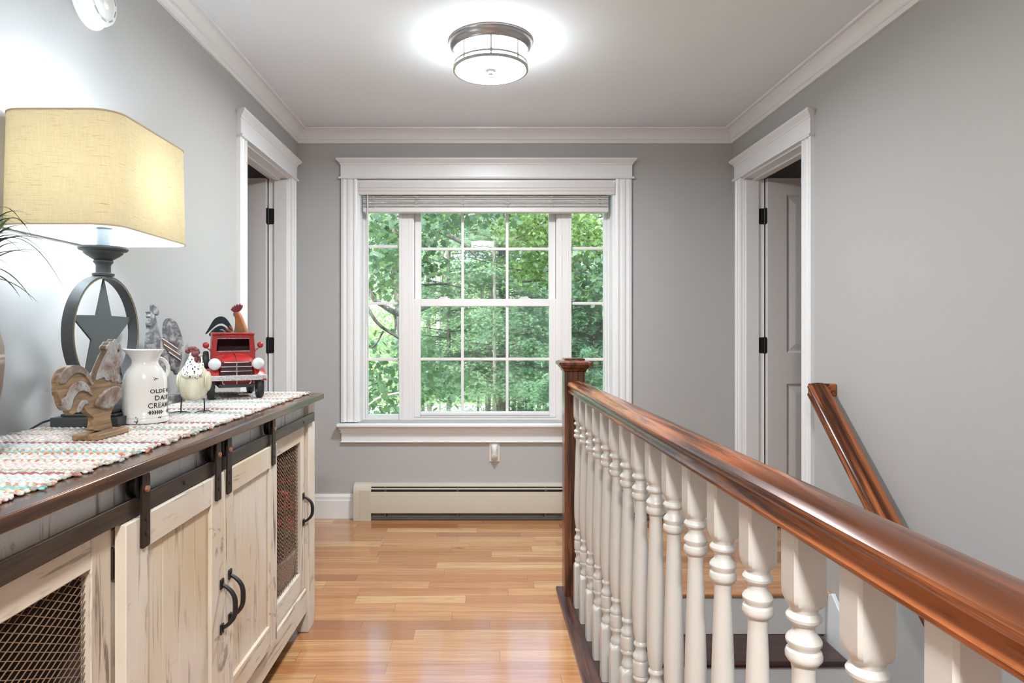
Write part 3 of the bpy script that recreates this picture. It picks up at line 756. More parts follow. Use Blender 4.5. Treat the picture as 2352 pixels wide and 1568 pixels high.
# ================================================================ woven runner
def runner():
    rnd = random.Random(21)
    y0, y1, x0, x1, z0 = .50, 2.622, -1.112, -.700, ZT+.0005
    pitch = .0085; nrow = int((y1-y0)/pitch); ns, nx_ = 6, 130
    pal = {'w': (.80,.77,.70), 'p': (.70,.60,.61), 'a': (.20,.58,.64), 'y': (.72,.55,.18), 'r': (.40,.085,.11), 'o': (.70,.20,.13), 'g': (.33,.38,.29), 'l': (.55,.68,.70), 'k': (.10,.10,.10)}
    # one repeat of the stripes, .31 m long, measured towards the far end: (row, colour pair)
    seq = ['aa','aw','ow','gw','ow','wl','wl','lw','wl','lw','wl','wl','rr','rw','gw','wg','gp','pw','pw','wp','pw','wp','pw','pw','wp','ow','gw','wl','ww','pw','wp','wl','wl','ow','ow','yg']
    n = len(seq); verts = []; cols = []; faces = []
    def colr(a, j, row, jit):
        c = pal[a]; k = .86 + jit
        return (c[0]*k, c[1]*k, c[2]*k, 1)
    ny = nrow*ns
    for iy in range(ny+1):
        row = min(iy//ns, nrow-1); ph = (iy % ns)/ns
        y = y0 + iy*pitch/ns
        rep = int(round((y0+row*pitch-1.614)/pitch)) % n
        s_ = seq[rep]; shear = row*.6
        edge = .006*math.sin(row*1.7)+.004*math.sin(row*.53) + .003*math.sin(row*4.1)
        for ix in range(nx_+1):
            t = ix/nx_; x = x0 + (x1-x0+edge*(t > .98))*t
            tw = math.sin(x*420 + row*math.pi)
            hgt = .0030*abs(math.sin(math.pi*ph))**.6 + .0013*tw*math.sin(math.pi*ph) + .0022
            if t > .97: hgt *= .8
            verts.append((x, y + .0014*math.sin(x*210 + row*1.57), z0 + hgt + .0008))
            v = math.sin(x*420 + row*2.4) + .5*math.sin(x*131 + row*1.1)
            ck = s_[0] if v > (-.9 if s_[0] in 'ar' else .1) else s_[1]
            c = colr(ck, ix, row, .09*math.sin(ix*12.9898+row*78.233) + .04*tw)
            k = .10 if ck != 'w' else 0
            cols.append((c[0]*(1-k)+.69*k, c[1]*(1-k)+.67*k, c[2]*(1-k)+.63*k, 1))
    for iy in range(ny):
        for ix in range(nx_):
            a = iy*(nx_+1)+ix; faces.append((a, a+1, a+nx_+2, a+nx_+1))
    # underside
    b = len(verts); 
    me = bpy.data.meshes.new('weave'); me.from_pydata([(v[0], v[1]-1.6, v[2]-ZT) for v in [(p[0]+.9, p[1], p[2]) for p in verts]], [], faces)
    at = me.color_attributes.new('yarn', 'FLOAT_COLOR', 'POINT'); at.data.foreach_set('color', [c for q in cols for c in q])
    t = NT('runner_yarn'); a_ = t.n('Attribute', attribute_name='yarn').outputs[0]
    nz = t.noise(t.coords((160,160,160)), 1, 3); 
    me.materials.append(t.done(t.bsdf(t.mix(t.ramp(nz, [(.35, G3(.35)), (.6, G3(0))]), a_, (.30,.27,.24,1), 'MULTIPLY'), .95, spec=.1, normal=t.bump(nz, .5, .002))))
    for p in me.polygons: p.use_smooth = True
    root = thing('table_runner', 'striped multicolour woven rag runner lying along the sideboard top', 'table runner', (-.9, 1.6, ZT))
    o = bpy.data.objects.new('weave', me); COL.objects.link(o); o.parent = root
    # bound yarn ends along the front edge and short fringe along the wall
    f = MB(); fc = []
    for row in range(nrow):
        yy = y0 + (row+.5)*pitch; rep = int(round((y0+row*pitch-1.614)/pitch)) % n; s_ = seq[rep]
        edge = .006*math.sin(row*1.7)+.004*math.sin(row*.53) + .003*math.sin(row*4.1)
        for half in (0, 1):
            b = len(f.v)
            f.ball((x1+edge-.001+rnd.uniform(-.002,.003), yy+(half-.5)*pitch*.5+rnd.uniform(-.0008,.0008), z0+.0030+rnd.uniform(-.0006,.0016)), rnd.uniform(.0040,.0064), rnd.uniform(.0024,.0034), rnd.uniform(.0026,.0036), 9, 6)
            if row % 11 == 4 and half: f.ball((x1+edge+.004, yy, z0+.0040), .0065, .0050, .0042, 10, 6)
            c = colr(rnd.choice([s_[0], s_[1], s_[0], 'o', 'w', 'w', 'g']), 0, row, rnd.uniform(-.25,.05)); c = tuple(q*.75+.25*p_ for q, p_ in zip(c[:3], (.78,.74,.66)))+(1,)
            for q_ in range(len(f.v)-b):
                k_ = 1-.30*(math.sin(f.v[b+q_][0]*1900+f.v[b+q_][1]*1400) > .4); fc.append((c[0]*k_, c[1]*k_, c[2]*k_, 1))
    o2 = obj('bound_edge', f, me.materials[0], root, smooth=60, recalc=False)
    at = o2.data.color_attributes.new('yarn', 'FLOAT_COLOR', 'POINT'); at.data.foreach_set('color', [c for q in fc for c in q])
    f = MB(); fc = []
    for i in range(330):
        yy = y0 + (y1-y0)*(i+rnd.random()*.6)/330; b = len(f.v)
        L = rnd.uniform(.016,.030)
        f.tube([(x0+.002, yy, z0+.0035), (x0-L*.5, yy+rnd.uniform(-.002,.002), z0+.0035), (x0-L, yy+rnd.uniform(-.004,.004), z0+.0022)], .0017, 5)
        fc += [colr(rnd.choice('wwwwwwklgo'), 0, 0, rnd.uniform(-.2,.1))]*(len(f.v)-b)
    o3 = obj('fringe', f, me.materials[0], root, smooth=60, recalc=False)
    at = o3.data.color_attributes.new('yarn', 'FLOAT_COLOR', 'POINT'); at.data.foreach_set('color', [c for q in fc for c in q])
runner()
ZR = .9285                         # top of the woven runner
# ================================================================ table lamp
lx, ly = -1.011, 1.728
lamp = thing('table_lamp', 'grey metal table lamp with a star in a ring and a cream linen shade', 'lamp', (lx, ly, ZR))
M['pewter'] = paint('grey_lamp_metal', (.050,.055,.056,1), .42, .10)
def blk(hx, hy, z0, z1): return MB().box(lx-hx, lx+hx, ly-hy, ly+hy, z0, z1)
obj('base_plinth', blk(.086, .086, ZR, ZR+.0235), M['pewter'], lamp, bevel=.002)
obj('base_step', blk(.070, .070, ZR+.0235, ZR+.0315), M['pewter'], lamp, bevel=.003)
obj('base_step', blk(.062, .062, ZR+.0315, ZR+.0405), M['pewter'], lamp, bevel=.003)
def sqr(h, z): return [(lx+a*h, ly+b*h, z) for a, b in ((-1,-1),(1,-1),(1,1),(-1,1))]
obj('base_cap', MB().loft([sqr(.058,ZR+.0405), sqr(.050,ZR+.046), sqr(.034,ZR+.055), sqr(.022,ZR+.068), sqr(.018,ZR+.088)]), M['pewter'], lamp, smooth=60)
rc, ro, ri, hw = ZR+.086+.152, .1525, .1465, .0145
gold = paint('rubbed_edge', (.30,.22,.09,1), .45, .2)
n = 96; prof = []
ring = MB(); rings = []
for j in range(n):
    a = 2*math.pi*j/n
    rings.append([(lx+x, ly+r*math.cos(a), rc+r*math.sin(a)) for x, r in ((-hw, ri), (hw, ri), (hw, ro), (-hw, ro))])
ring.loft(rings, closed=True)
rg = obj('star_ring', ring, M['pewter'], lamp, smooth=30)
for s in (1,):
    e = MB().tube([(lx+hw*s, ly+ri*math.cos(2*math.pi*j/72), rc+ri*math.sin(2*math.pi*j/72)) for j in range(72)], .0009, 5, closed=True)
    obj('edge_line', e, gold, rg)
pts = []
for k in range(10):
    a = math.pi/2 + k*math.pi/5; r = (.1465 if k % 2 == 0 else .0585)
    pts.append((lx, ly+r*math.cos(a), rc+r*math.sin(a)))
obj('star', MB().plate(pts, (0, lx-.0025, lx+.0025)), M['pewter'], lamp, bevel=.0008, smooth=0)
zt = rc+ro
obj('cup', MB().lathe([(.014,zt-.002),(.026,zt+.0),(.027,zt+.006),(.018,zt+.009),(.018,zt+.028),(.020,zt+.032),(.024,zt+.036),(.024,zt+.040),(.021,zt+.042),(.028,zt+.046),(.040,zt+.054),(.047,zt+.060),(.048,zt+.065),(.057,zt+.067),(.060,zt+.071),(.060,zt+.076),(.052,zt+.0765),(.046,zt+.072),(0,zt+.072)], (lx, ly, 0), 48), M['pewter'], lamp, smooth=30)
zs = zt+.072
obj('candle_sleeve', MB().lathe([(.0165,zs),(.0165,zs+.052),(.0,zs+.052)], (lx, ly, 0), 28), paint('sleeve_grey_white', (.20,.22,.24,1), .4), lamp)
nick = paint('socket_nickel', (.55,.56,.57,1), .25); nick.node_tree.nodes['Principled BSDF'].inputs['Metallic'].default_value = 1
obj('socket', MB().lathe([(.0165,zs+.052),(.023,zs+.055),(.0235,zs+.070),(.020,zs+.078),(.012,zs+.090),(.010,zs+.125),(0,zs+.125)], (lx, ly, 0), 28), nick, lamp)
bulb = NT('lamp_bulb'); bulb = bulb.done(bulb.n('Emission', {0: (.80,.91,1,1), 1: 84.0}).outputs[0])
obj('bulb', MB().lathe([(.010,zs+.125),(.014,zs+.138),(.024,zs+.153),(.029,zs+.173),(.026,zs+.192),(.014,zs+.204),(.001,zs+.207)], (lx, ly, 0), 24), bulb, lamp, smooth=80)
# shade: rounded rectangle, slightly flared
z0s, z1s = 1.4225, 1.698
def rrect(hx, hy, r, z, k=10):
    out = []
    for cx_, cy_, t0 in ((hx-r, hy-r, 0), (-hx+r, hy-r, 90), (-hx+r, -hy+r, 180), (hx-r, -hy+r, 270)):
        for i in range(k+1):
            t = R(t0 + 90*i/k); out.append((lx+cx_+r*math.cos(t), ly+cy_+r*math.sin(t), z))
    return out
def shade_mat():
    t = NT('linen_shade')
    w1 = t.noise(t.coords((40,40,900)), 1, 3, .6); w2 = t.noise(t.coords((500,500,30)), 1, 3, .6)
    slub = t.noise(t.coords((22,22,420)), 1, 4, .7)
    c = t.mix(t.math('MULTIPLY', t.math('ADD', w1, w2), .5), (.50,.40,.22,1), (.84,.76,.55,1))
    c = t.mix(t.ramp(slub, [(.58, G3(0)), (.72, G3(.75))]), c, (.36,.26,.13,1))
    d = t.n('BsdfDiffuse', {0: c}).outputs[0]; tr = t.n('BsdfTranslucent', {0: c}).outputs[0]
    return t.done(t.n('MixShader', {0: .31, 1: d, 2: tr}).outputs[0])
def liner_mat():
    t = NT('shade_liner'); d = t.n('BsdfDiffuse', {0: (.85,.87,.88,1)}).outputs[0]; tr = t.n('BsdfTranslucent', {0: (.85,.80,.68,1)}).outputs[0]
    return t.done(t.n('MixShader', {0: .22, 1: d, 2: tr}).outputs[0])
rs = .058
sh = obj('lamp_shade', MB().loft([rrect(.142,.200,rs,z1s), rrect(.1455,.205,rs,z0s)], cap=False), shade_mat(), lamp, smooth=60)
obj('shade_lining', MB().loft([rrect(.1405,.1985,rs,z1s), rrect(.144,.2035,rs,z0s)], cap=False), liner_mat(), sh, smooth=60)
trimm = paint('shade_binding', (.46,.39,.27,1), .9, .1)
for z, a, b in ((z1s-.0015,.1423,.2003), (z0s+.0015,.1458,.2053)):
    obj('binding', MB().loft([rrect(a-.0014,b-.0014,rs,z-.002), rrect(a+.0006,b+.0006,rs,z-.002), rrect(a+.0006,b+.0006,rs,z+.002), rrect(a-.0014,b-.0014,rs,z+.002)], closed=True), trimm, sh, smooth=40)
sp = MB()
for a in ((.142,0),(-.142,0)): sp.tube([(lx, ly, z1s-.02), (lx+a[0], ly, z1s-.004)], .0015, 6)
sp.tube([(lx, ly-.006, zs+.09), (lx, ly-.034, zs+.13), (lx, ly-.042, z1s-.05), (lx, ly, z1s-.02)], .0015, 6).tube([(lx, ly+.006, zs+.09), (lx, ly+.034, zs+.13), (lx, ly+.042, z1s-.05), (lx, ly, z1s-.02)], .0015, 6)
obj('harp', sp, nick, lamp)
obj('power_cord', MB().tube([(lx-.086, ly-.03, ZR+.018), (lx-.098, ly-.045, ZR+.017), (lx-.115, ly-.07, ZR+.010), (lx-.126, ly-.10, ZR-.004), (-1.150, ly-.12, ZR-.015), (-1.152, ly-.13, ZR-.05), (-1.152, ly-.13, .4)], .0028, 8), M['black'], lamp, smooth=60)

# ================================================================ figurine materials
def carved(name, axis):
    t = NT(name); sc = [90]*3; sc[axis] = 5
    g = t.noise(t.coords(tuple(sc)), 1, 4, .6, .4); b = t.noise(t.coords((10,10,10)), 1, 3)
    c = t.mix(t.ramp(g, [(.36, G3(0)), (.62, G3(1))]), (.085,.046,.022,1), (.29,.175,.085,1)); c = t.mix(t.ramp(b, [(.35, G3(0)), (.8, G3(.4))]), c, (.42,.28,.15,1))
    return t.done(t.bsdf(c, .6, normal=t.bump(g, .4, .001)))
def limewash(name):
    t = NT(name); b = t.noise(t.coords((16,16,16)), 1, 5, .65, .4); s = t.noise(t.coords((140,140,140)), 1, 3)
    c = t.ramp(b, [(.32, (.10,.045,.028,1)), (.45, (.22,.16,.13,1)), (.54, (.30,.29,.28,1)), (.8, (.42,.42,.42,1))])
    c = t.mix(t.ramp(s, [(.60, G3(0)), (.68, G3(.7))]), c, (.10,.06,.045,1))
    return t.done(t.bsdf(c, .6, normal=t.bump(s, .4, .001)))
M['wood'] = carved('carved_wood', 1); M['lime'] = limewash('greyed_paint')
# ---- flat carved wooden rooster
XWR = -.876
z5 = lambda x, y: onX(120+x/6.03, 760+y/6.03, XWR)
def chaikin(p, n=2):
    for _ in range(n):
        q = []
        for i in range(len(p)):
            a, b = Vector(p[i]), Vector(p[(i+1) % len(p)])
            q += [tuple(a*.75+b*.25), tuple(a*.25+b*.75)]
        p = q
    return p
def cut(mapf, pts, n=2): return chaikin([mapf(*p) for p in pts], n)
wrst = thing('wooden_rooster', 'carved brown wooden rooster with greyed wing and neck standing on the runner', 'figurine', (XWR, 1.50, ZR))
body = [(555,760),(520,650),(480,560),(420,500),(330,470),(240,480),(160,530),(100,610),(78,690),(84,745),(80,800),(85,880),(115,930),(125,990),(150,1060),(190,1100),(228,1096),(240,1140),(280,1165),(325,1130),(365,1125),(400,1080),(430,1030),(450,1075),(490,1130),(540,1172),(578,1190),(578,1260),(565,1330),(550,1385),(850,1385),(822,1270),(805,1190),(830,1100),(880,1010),(930,920),(952,830),(945,720),(930,620),(912,490),(955,482),(948,430),(930,400),(945,350),(932,310),(965,275),(942,240),(945,185),(920,170),(905,195),(888,125),(862,106),(840,150),(812,142),(785,155),(772,192),(745,203),(738,250),(765,278),(720,350),(670,470),(620,600),(598,690)]
obj('body', MB().plate(cut(z5, body), (0, XWR-.014, XWR)), M['wood'], wrst, bevel=.005, bseg=3, smooth=50)
neck = [(598,690),(620,600),(670,470),(720,350),(765,278),(738,250),(745,203),(772,192),(785,155),(812,142),(840,150),(862,106),(888,125),(905,195),(920,170),(945,185),(942,240),(965,275),(932,310),(945,350),(930,400),(948,430),(955,482),(912,490),(930,620),(945,700),(915,730),(895,690),(860,710),(825,715),(805,670),(770,690),(735,685),(715,630),(680,650),(640,665)]
obj('neck', MB().plate(cut(z5, neck), (0, XWR-.016, XWR+.002)), M['lime'], wrst, bevel=.006, bseg=3, smooth=50, label='greyed painted head and neck')
for nm, pl, tt in (('wing', [(572,1035),(600,950),(680,850),(790,770),(880,752),(940,790),(948,870),(910,960),(830,1050),(740,1085),(640,1070)], .0055),
                   ('tail_feather', [(76,690),(100,610),(160,530),(240,480),(330,468),(420,498),(482,558),(522,650),(552,765),(500,690),(440,605),(370,572),(290,588),(225,640),(170,710),(105,742)], .003),
                   ('tail_feather', [(120,935),(125,990),(150,1060),(190,1102),(232,1092),(262,1030),(272,950),(310,880),(370,830),(430,825),(480,850),(542,908),(552,880),(510,790),(450,712),(380,690),(300,710),(240,770),(205,850),(190,915)], .0035),
                   ('tail_feather', [(330,1130),(350,1050),(390,970),(440,948),(488,975),(480,1012),(432,1020),(405,1080),(368,1126)], .003)):
    obj(nm, MB().plate(cut(z5, pl), (0, XWR-.010, XWR+tt)), M['lime'], wrst, bevel=.004, bseg=3, smooth=50)
obj('eye', MB().lathe([(.0028,XWR+.002),(.0028,XWR+.003),(0,XWR+.0036)], (0, *z5(905,272)[1:]), 12, 'x'), M['black'], wrst)
obj('foot_block', MB().box(-.911, -.850, 1.436, 1.560, ZR, ZR+.0135), M['wood'], wrst, bevel=.003)

# ---- galvanised sheet-metal rooster by the wall
def galv():
    t = NT('galvanised_sheet'); b = t.noise(t.coords((14,14,26)), 1, 5, .7, .5); s = t.n('TexVoronoi', {'Vector': t.coords((110,110,110)), 'Scale': 1.0}).outputs[0]
    c = t.ramp(b, [(.34, (.05,.048,.046,1)), (.48, (.15,.15,.15,1)), (.56, (.34,.345,.35,1)), (.70, (.62,.63,.63,1))])
    c = t.mix(t.ramp(s, [(.16, G3(.85)), (.26, G3(0))]), c, (.13,.11,.10,1))
    return t.done(t.bsdf(c, .5, .35, normal=t.bump(b, .3, .001)))
M['galv'] = galv(); M['rust'] = paint('rusty_brown', (.15,.095,.070,1), .6, .3)
XG = -1.075
z7 = lambda x, y: onX(320+x/6.275, 690+y/6.275, XG)
gr = thing('metal_rooster', 'grey galvanised sheet-metal rooster behind the white milk jug', 'figurine', (XG, 2.2, ZR))
gb = [(118,690),(118,610),(135,480),(145,380),(130,352),(138,275),(150,250),(133,225),(148,200),(126,162),(150,158),(180,185),(215,215),(226,262),(245,340),(270,430),(295,540),(340,640),(400,705),(412,800),(412,900),(392,980),(352,1035),(300,1060),(230,1060),(170,1010),(135,900),(120,790)]
def lens(mapf, pts, X, th, n=2):
    """outline swollen slightly in the middle, like two pressed sheets joined at the rim"""
    o = cut(mapf, pts, n); c = Vector((0, sum(p[1] for p in o)/len(o), sum(p[2] for p in o)/len(o)))
    rings = []
    for k, x in ((.55,-th),(.85,-th*.7),(1.0,0),(.85,th*.7),(.55,th)):
        rings.append([(X+x, c.y+(p[1]-c.y)*k, c.z+(p[2]-c.z)*k) for p in o])
    return MB().loft(rings)
obj('body', MB().plate(cut(z7, gb), (0, XG-.010, XG+.004)), M['galv'], gr, bevel=.006, bseg=3, smooth=50)
obj('comb', MB().plate(cut(z7, [(165,135),(172,55),(182,48),(205,75),(240,95),(266,140),(268,190),(247,222),(215,208),(182,186)]), (0, XG-.005, XG+.005)), M['galv'], gr, bevel=.003, smooth=50)
obj('tail', MB().plate(cut(z7, [(350,545),(344,420),(350,340),(380,272),(420,252),(470,268),(530,320),(572,420),(600,520),(624,610),(620,662),(600,640),(606,760),(592,880),(562,1000),(532,1080),(508,1052),(492,1010),(470,1022),(445,940),(420,840),(400,740),(372,640)]), (0, XG-.004, XG+.004)), M['galv'], gr, bevel=.003, smooth=50)
obj('wing', MB().plate(cut(z7, [(305,548),(345,566),(420,610),(500,690),(548,780),(568,858),(540,852),(470,800),(392,742),(332,655)], 1), (0, XG-.006, XG+.0065)), M['rust'], gr, bevel=.001, smooth=30, label='brown wing with white stripes')
for p, q in (((305,548),(522,694)), ((326,632),(552,782)), ((398,742),(566,858))):
    a, b = Vector(z7(*p)), Vector(z7(*q)); d_ = (b-a).normalized(); nr = Vector((0, -d_.z, d_.y))*.0016
    obj('stripe', MB().plate([a+nr, b+nr, b-nr, a-nr], (0, XG+.0065, XG+.008)), paint('stripe_white', (.72,.72,.72,1), .5) if p[0] == 305 else bpy.data.materials['stripe_white'], gr)
for x in (215, 300):
    a = z7(x, 1040); obj('leg', MB().tube([a, (a[0], a[1], ZR+.02)], .004, 8), M['galv'], gr)
obj('stand', MB().box(XG-.04, XG+.035, 2.06, 2.265, ZR, ZR+.028), M['galv'], gr, bevel=.002)

# ---- enamel milk jug with lettering
jx, jy = -.905, 1.738
jug = thing('milk_jug', 'white enamel milk jug with black dairy lettering on the runner', 'jug', (jx, jy, ZR))
enam = paint('white_enamel', (.70,.685,.65,1), .12, .02, coat=.6)
JP = [(.0,.001),(.057,.001),(.0595,.003),(.0595,.012),(.0575,.0145),(.0580,.0165),(.0575,.020),(.0555,.022),(.0555,.05),(.0548,.09),(.0535,.112),(.050,.128),(.043,.142),(.036,.151),(.0325,.159),(.0325,.166),(.036,.176),(.0425,.187),(.0455,.1915),(.0465,.193),(.0455,.1945),(.0425,.192),(.034,.178),(.0305,.166),(.0305,.155),(.036,.145),(.048,.125),(.052,.09),(.052,.01),(0,.01)]
rings = []
for r, z in JP:
    ring = []
    for j in range(56):
        a = 2*math.pi*j/56; k = 1.0; dz = 0
        if z > .17:        # pouring lip pulled out to one side, dipping a little
            lip = max(0, math.cos(a - R(200)))**6*(z-.17)/.025
            k = 1 + .22*lip; dz = .003*lip
        ring.append((jx+r*k*math.cos(a), jy+r*k*math.sin(a), ZR+z+dz))
    rings.append(ring)
obj('body', MB().loft(rings), enam, jug, smooth=50)
ha = R(62)
hp = [(.030,.168),(.045,.170),(.062,.160),(.070,.142),(.066,.122),(.052,.112)]
hp3 = [(jx+r*math.cos(ha), jy+r*math.sin(ha), ZR+z) for r, z in hp]
for _ in range(2):
    q = [hp3[0]]
    for a, b in zip(hp3[:-1], hp3[1:]): q += [tuple(Vector(a)*.75+Vector(b)*.25), tuple(Vector(a)*.25+Vector(b)*.75)]
    hp3 = q + [hp3[-1]]
obj('handle', MB().tube(hp3, .0055, 10), enam, jug, smooth=60)
ink = paint('black_ink', (.030,.022,.018,1), .4)
JP_ = [(z, r) for r, z in JP[:15]]
def jr(z):
    for (z0_, r0), (z1_, r1) in zip(JP_[1:-1], JP_[2:]):
        if z0_ <= z <= z1_ and z1_ > z0_: return r0+(r1-r0)*(z-z0_)/(z1_-z0_)
    return .0555
def wrap(x, z, out): # x along the surface from the lettering's middle, z above the base
    r = jr(z) + out; a = R(-6) + x/.0555
    return (jx+r*math.cos(a), jy+r*math.sin(a), ZR+z)
def text_on_jug(s, zc, height, width, bold=.0):
    cu = bpy.data.curves.new('lettering', 'FONT'); cu.body = s; cu.align_x = 'CENTER'; cu.size = 1; cu.offset = bold; cu.resolution_u = 4; cu.space_character = 1.12
    to = bpy.data.objects.new('lettering', cu); COL.objects.link(to)
    dg = bpy.context.evaluated_depsgraph_get(); me = to.evaluated_get(dg).to_mesh()
    bm = bmesh.new(); bm.from_mesh(me); to.evaluated_get(dg).to_mesh_clear()
    bmesh.ops.triangulate(bm, faces=bm.faces)
    bmesh.ops.subdivide_edges(bm, edges=[e for e in bm.edges if abs(e.verts[0].co.x-e.verts[1].co.x) > .15], cuts=2)
    xs = [v.co.x for v in bm.verts]; ys = [v.co.y for v in bm.verts]
    w_, h_ = max(xs)-min(xs), max(ys)-min(ys); mx, my = (max(xs)+min(xs))/2, (max(ys)+min(ys))/2
    f = MB(); bm.verts.index_update()
    f.add([wrap((v.co.x-mx)/w_*width, zc+(v.co.y-my)/h_*height, .0005) for v in bm.verts], [[v.index for v in fc.verts] for fc in bm.faces])
    bm.free(); bpy.data.objects.remove(to); bpy.data.curves.remove(cu)
    return obj('lettering', f, ink, jug, smooth=0, recalc=False)
text_on_jug('OLDE MILL', .0855, .0105, .086, .020)
text_on_jug('DAIRY', .0675, .0125, .062, .020)
text_on_jug('CREAMERY', .0480, .0135, .096, .012)
f = MB()
def strip(x0_, z0_, x1_, z1_, w_):
    n = 6; L = []
    for i in range(n+1):
        t = i/n; ww = w_*math.sin(math.pi*min(max(t, .08), .92)); x, z = x0_+(x1_-x0_)*t, z0_+(z1_-z0_)*t
        d_ = Vector((x1_-x0_, z1_-z0_)).normalized(); L.append((wrap(x-d_.y*ww, z+d_.x*ww, .0005), wrap(x+d_.y*ww, z-d_.x*ww, .0005)))
    b = len(f.v); f.add([p for q in L for p in q], [(2*i, 2*i+1, 2*i+3, 2*i+2) for i in range(n)])
for sg in (1, -1):
    strip(sg*.048, .0300, sg*.001, .0300, .0009); strip(sg*.049, .0300, sg*.040, .0300, .0022)
    for k in range(6):
        x = sg*(.040-.0062*k)
        for u in (1, -1): strip(x, .0300, x+sg*.0052, .0300+u*.0055, .0016)
obj('leaf_spray', f, ink, jug, smooth=0, recalc=False)
rnd = random.Random(9); f = MB()
for ang, zc, sz, cnt in ((-82, .0085, .007, 9), (-27, .016, .007, 9), (-35, .118, .006, 7)):
    for k in range(cnt):
        x = (R(ang)-R(-6))*.0555 + rnd.gauss(0, sz*.45); z = max(.003, zc+rnd.gauss(0, sz*.5)); r_ = rnd.uniform(.0008,.0022)
        pts = [wrap(x+r_*rnd.uniform(.5,1.3)*math.cos(t), z+r_*.8*rnd.uniform(.5,1.3)*math.sin(t), .0026 if z < .02 else .0012) for t in [2*math.pi*j/7 for j in range(7)]]
        f.add(pts, [tuple(range(7))])
obj('enamel_chip', f, ink, jug, smooth=0, recalc=False)

# ---- white speckled hen on wire legs
hx, hy = -.868, 1.945
hen = thing('hen_figurine', 'white hen figurine with black speckled neck and thin wire legs', 'figurine', (0,0,0), local=True)
hm = NT('hen_cream'); nz = hm.noise(hm.coords((26,26,12)), 1, 4, .6)
M['hen'] = hm.done(hm.bsdf(hm.ramp(nz, [(.35, (.50,.46,.30,1)), (.6, (.70,.68,.55,1))]), .55, normal=hm.bump(nz, .4, .002)))
hm = NT('hen_speckle'); vo = hm.n('TexVoronoi', {'Vector': hm.coords((150,150,90)), 'Scale': 1.0}).outputs[0]
M['speck'] = hm.done(hm.bsdf(hm.ramp(vo, [(.30, (.02,.02,.022,1)), (.38, (.74,.73,.66,1))]), .55))
M['comb'] = paint('hen_red', (.15,.032,.034,1), .5, .25)
prof_ = [(.036,.012,.012,0),(.040,.024,.030,0),(.050,.034,.044,.004),(.066,.041,.054,.008),(.084,.0445,.058,.010),(.102,.0440,.056,.010),(.116,.0405,.050,.008),(.128,.034,.040,.004),(.140,.026,.030,.0),(.152,.018,.020,-.004),(.160,.013,.014,-.007)]
rings = [[(rx*math.cos(a), cy_+ry*math.sin(a), z) for a in [2*math.pi*j/28 for j in range(28)]] for z, rx, ry, cy_ in prof_]
obj('body', MB().loft(rings), M['hen'], hen, smooth=80)
rings = [[(dx+rx*math.cos(a), cy_+ry*math.sin(a), z+.010*max(0, math.cos(a+math.pi*.5))*(z < .108) + .0018*math.sin(9*a)*(z < .108)) for a in [2*math.pi*j/36 for j in range(36)]] for z, rx, ry, cy_, dx in ((.098,.020,.016,-.0335,.001),(.106,.0275,.024,-.0275,.001),(.116,.030,.031,-.020,.001),(.127,.0285,.031,-.014,.001),(.138,.0255,.0275,-.012,.001),(.149,.0215,.0225,-.011,.002),(.160,.0170,.0175,-.011,.003),(.171,.0132,.0140,-.011,.004),(.180,.0105,.011,-.011,.004))]
obj('neck', MB().loft(rings), M['speck'], hen, smooth=80, label='black speckled neck')
hd = obj('head', MB().ball((.009,-.017,.174), .0125, .0125, .0125), M['comb'], hen, smooth=80)
obj('beak', MB().lathe([(.005,0),(.004,.006),(.0015,.013),(.0004,.016)], (0,0,0), 12, 'x').xf(Matrix.Translation((.016,-.019,.171)) @ Matrix.Rotation(R(-25), 4, 'Z')), paint('beak_horn', (.40,.34,.27,1), .5), hd, smooth=60)
obj('wattle', MB().ball((.012,-.025,.157), .0065, .0055, .013, 12, 8).ball((.0195,-.017,.158), .0055, .0045, .012, 12, 8), M['comb'], hd, smooth=60)
f = MB()
for dx, dz, r_ in ((-.012,.184,.0095),(-.004,.1905,.0100),(.005,.1915,.0085),(.013,.187,.0075),(.017,.182,.006),(.004,.183,.0115)): f.ball((dx,-.013+dx*-.3,dz), r_, .0045, r_*.8, 12, 8)
obj('comb', f, M['comb'], hd, smooth=60)
obj('eye', MB().ball((.011,-.0265,.176), .0018, .0018, .0018, 8, 6), M['black'], hd)
for s in (1, -1):
    w_ = [[(s*(.036+.011*math.sin(math.pi*t)*b_), .012+.052*math.cos(a)*(.35+.65*math.sin(math.pi*min(t+.15,1)))+.012*t, .095+.030*math.sin(a)*(.4+.6*math.sin(math.pi*min(t+.2,1)))) for a in [2*math.pi*j/16 for j in range(16)]] for t, b_ in ((.0,1),(.25,1),(.5,1),(.75,1),(.92,1))]
    obj('wing', MB().ball((s*.0395, .014, .092), .0075, .045, .030, 18, 10), M['hen'], hen, smooth=80)
obj('tail', MB().loft([[(w*.5*math.cos(a), y+.010*math.sin(a)*.6, z+.016*math.sin(a)) for a in [2*math.pi*j/14 for j in range(14)]] for y, z, w in ((.045,.10,.05),(.062,.118,.044),(.075,.140,.034),(.080,.158,.018))]), M['speck'], hen, smooth=70)
for s in (1, -1):
    x = s*.0325 - .001
    lg = obj('leg', MB().tube([(x*.95, 0, .042), (x, -.002, .022), (x, -.004, .003)], .0020, 8), M['black'], hen)
    for ax_, ln in ((-65,.028),(5,.020),(70,.028),(180,.016)):
        a = R(ax_-90); obj('toe', MB().tube([(x, -.004, .004), (x+ln*.55*math.cos(a), -.004+ln*.55*math.sin(a), .0045), (x+ln*math.cos(a), -.004+ln*math.sin(a), .0012)], [.0018,.0016,.0008], 6), M['black'], lg)
hen.location = (hx, hy, ZR); hen.rotation_euler = (0,0,R(14))

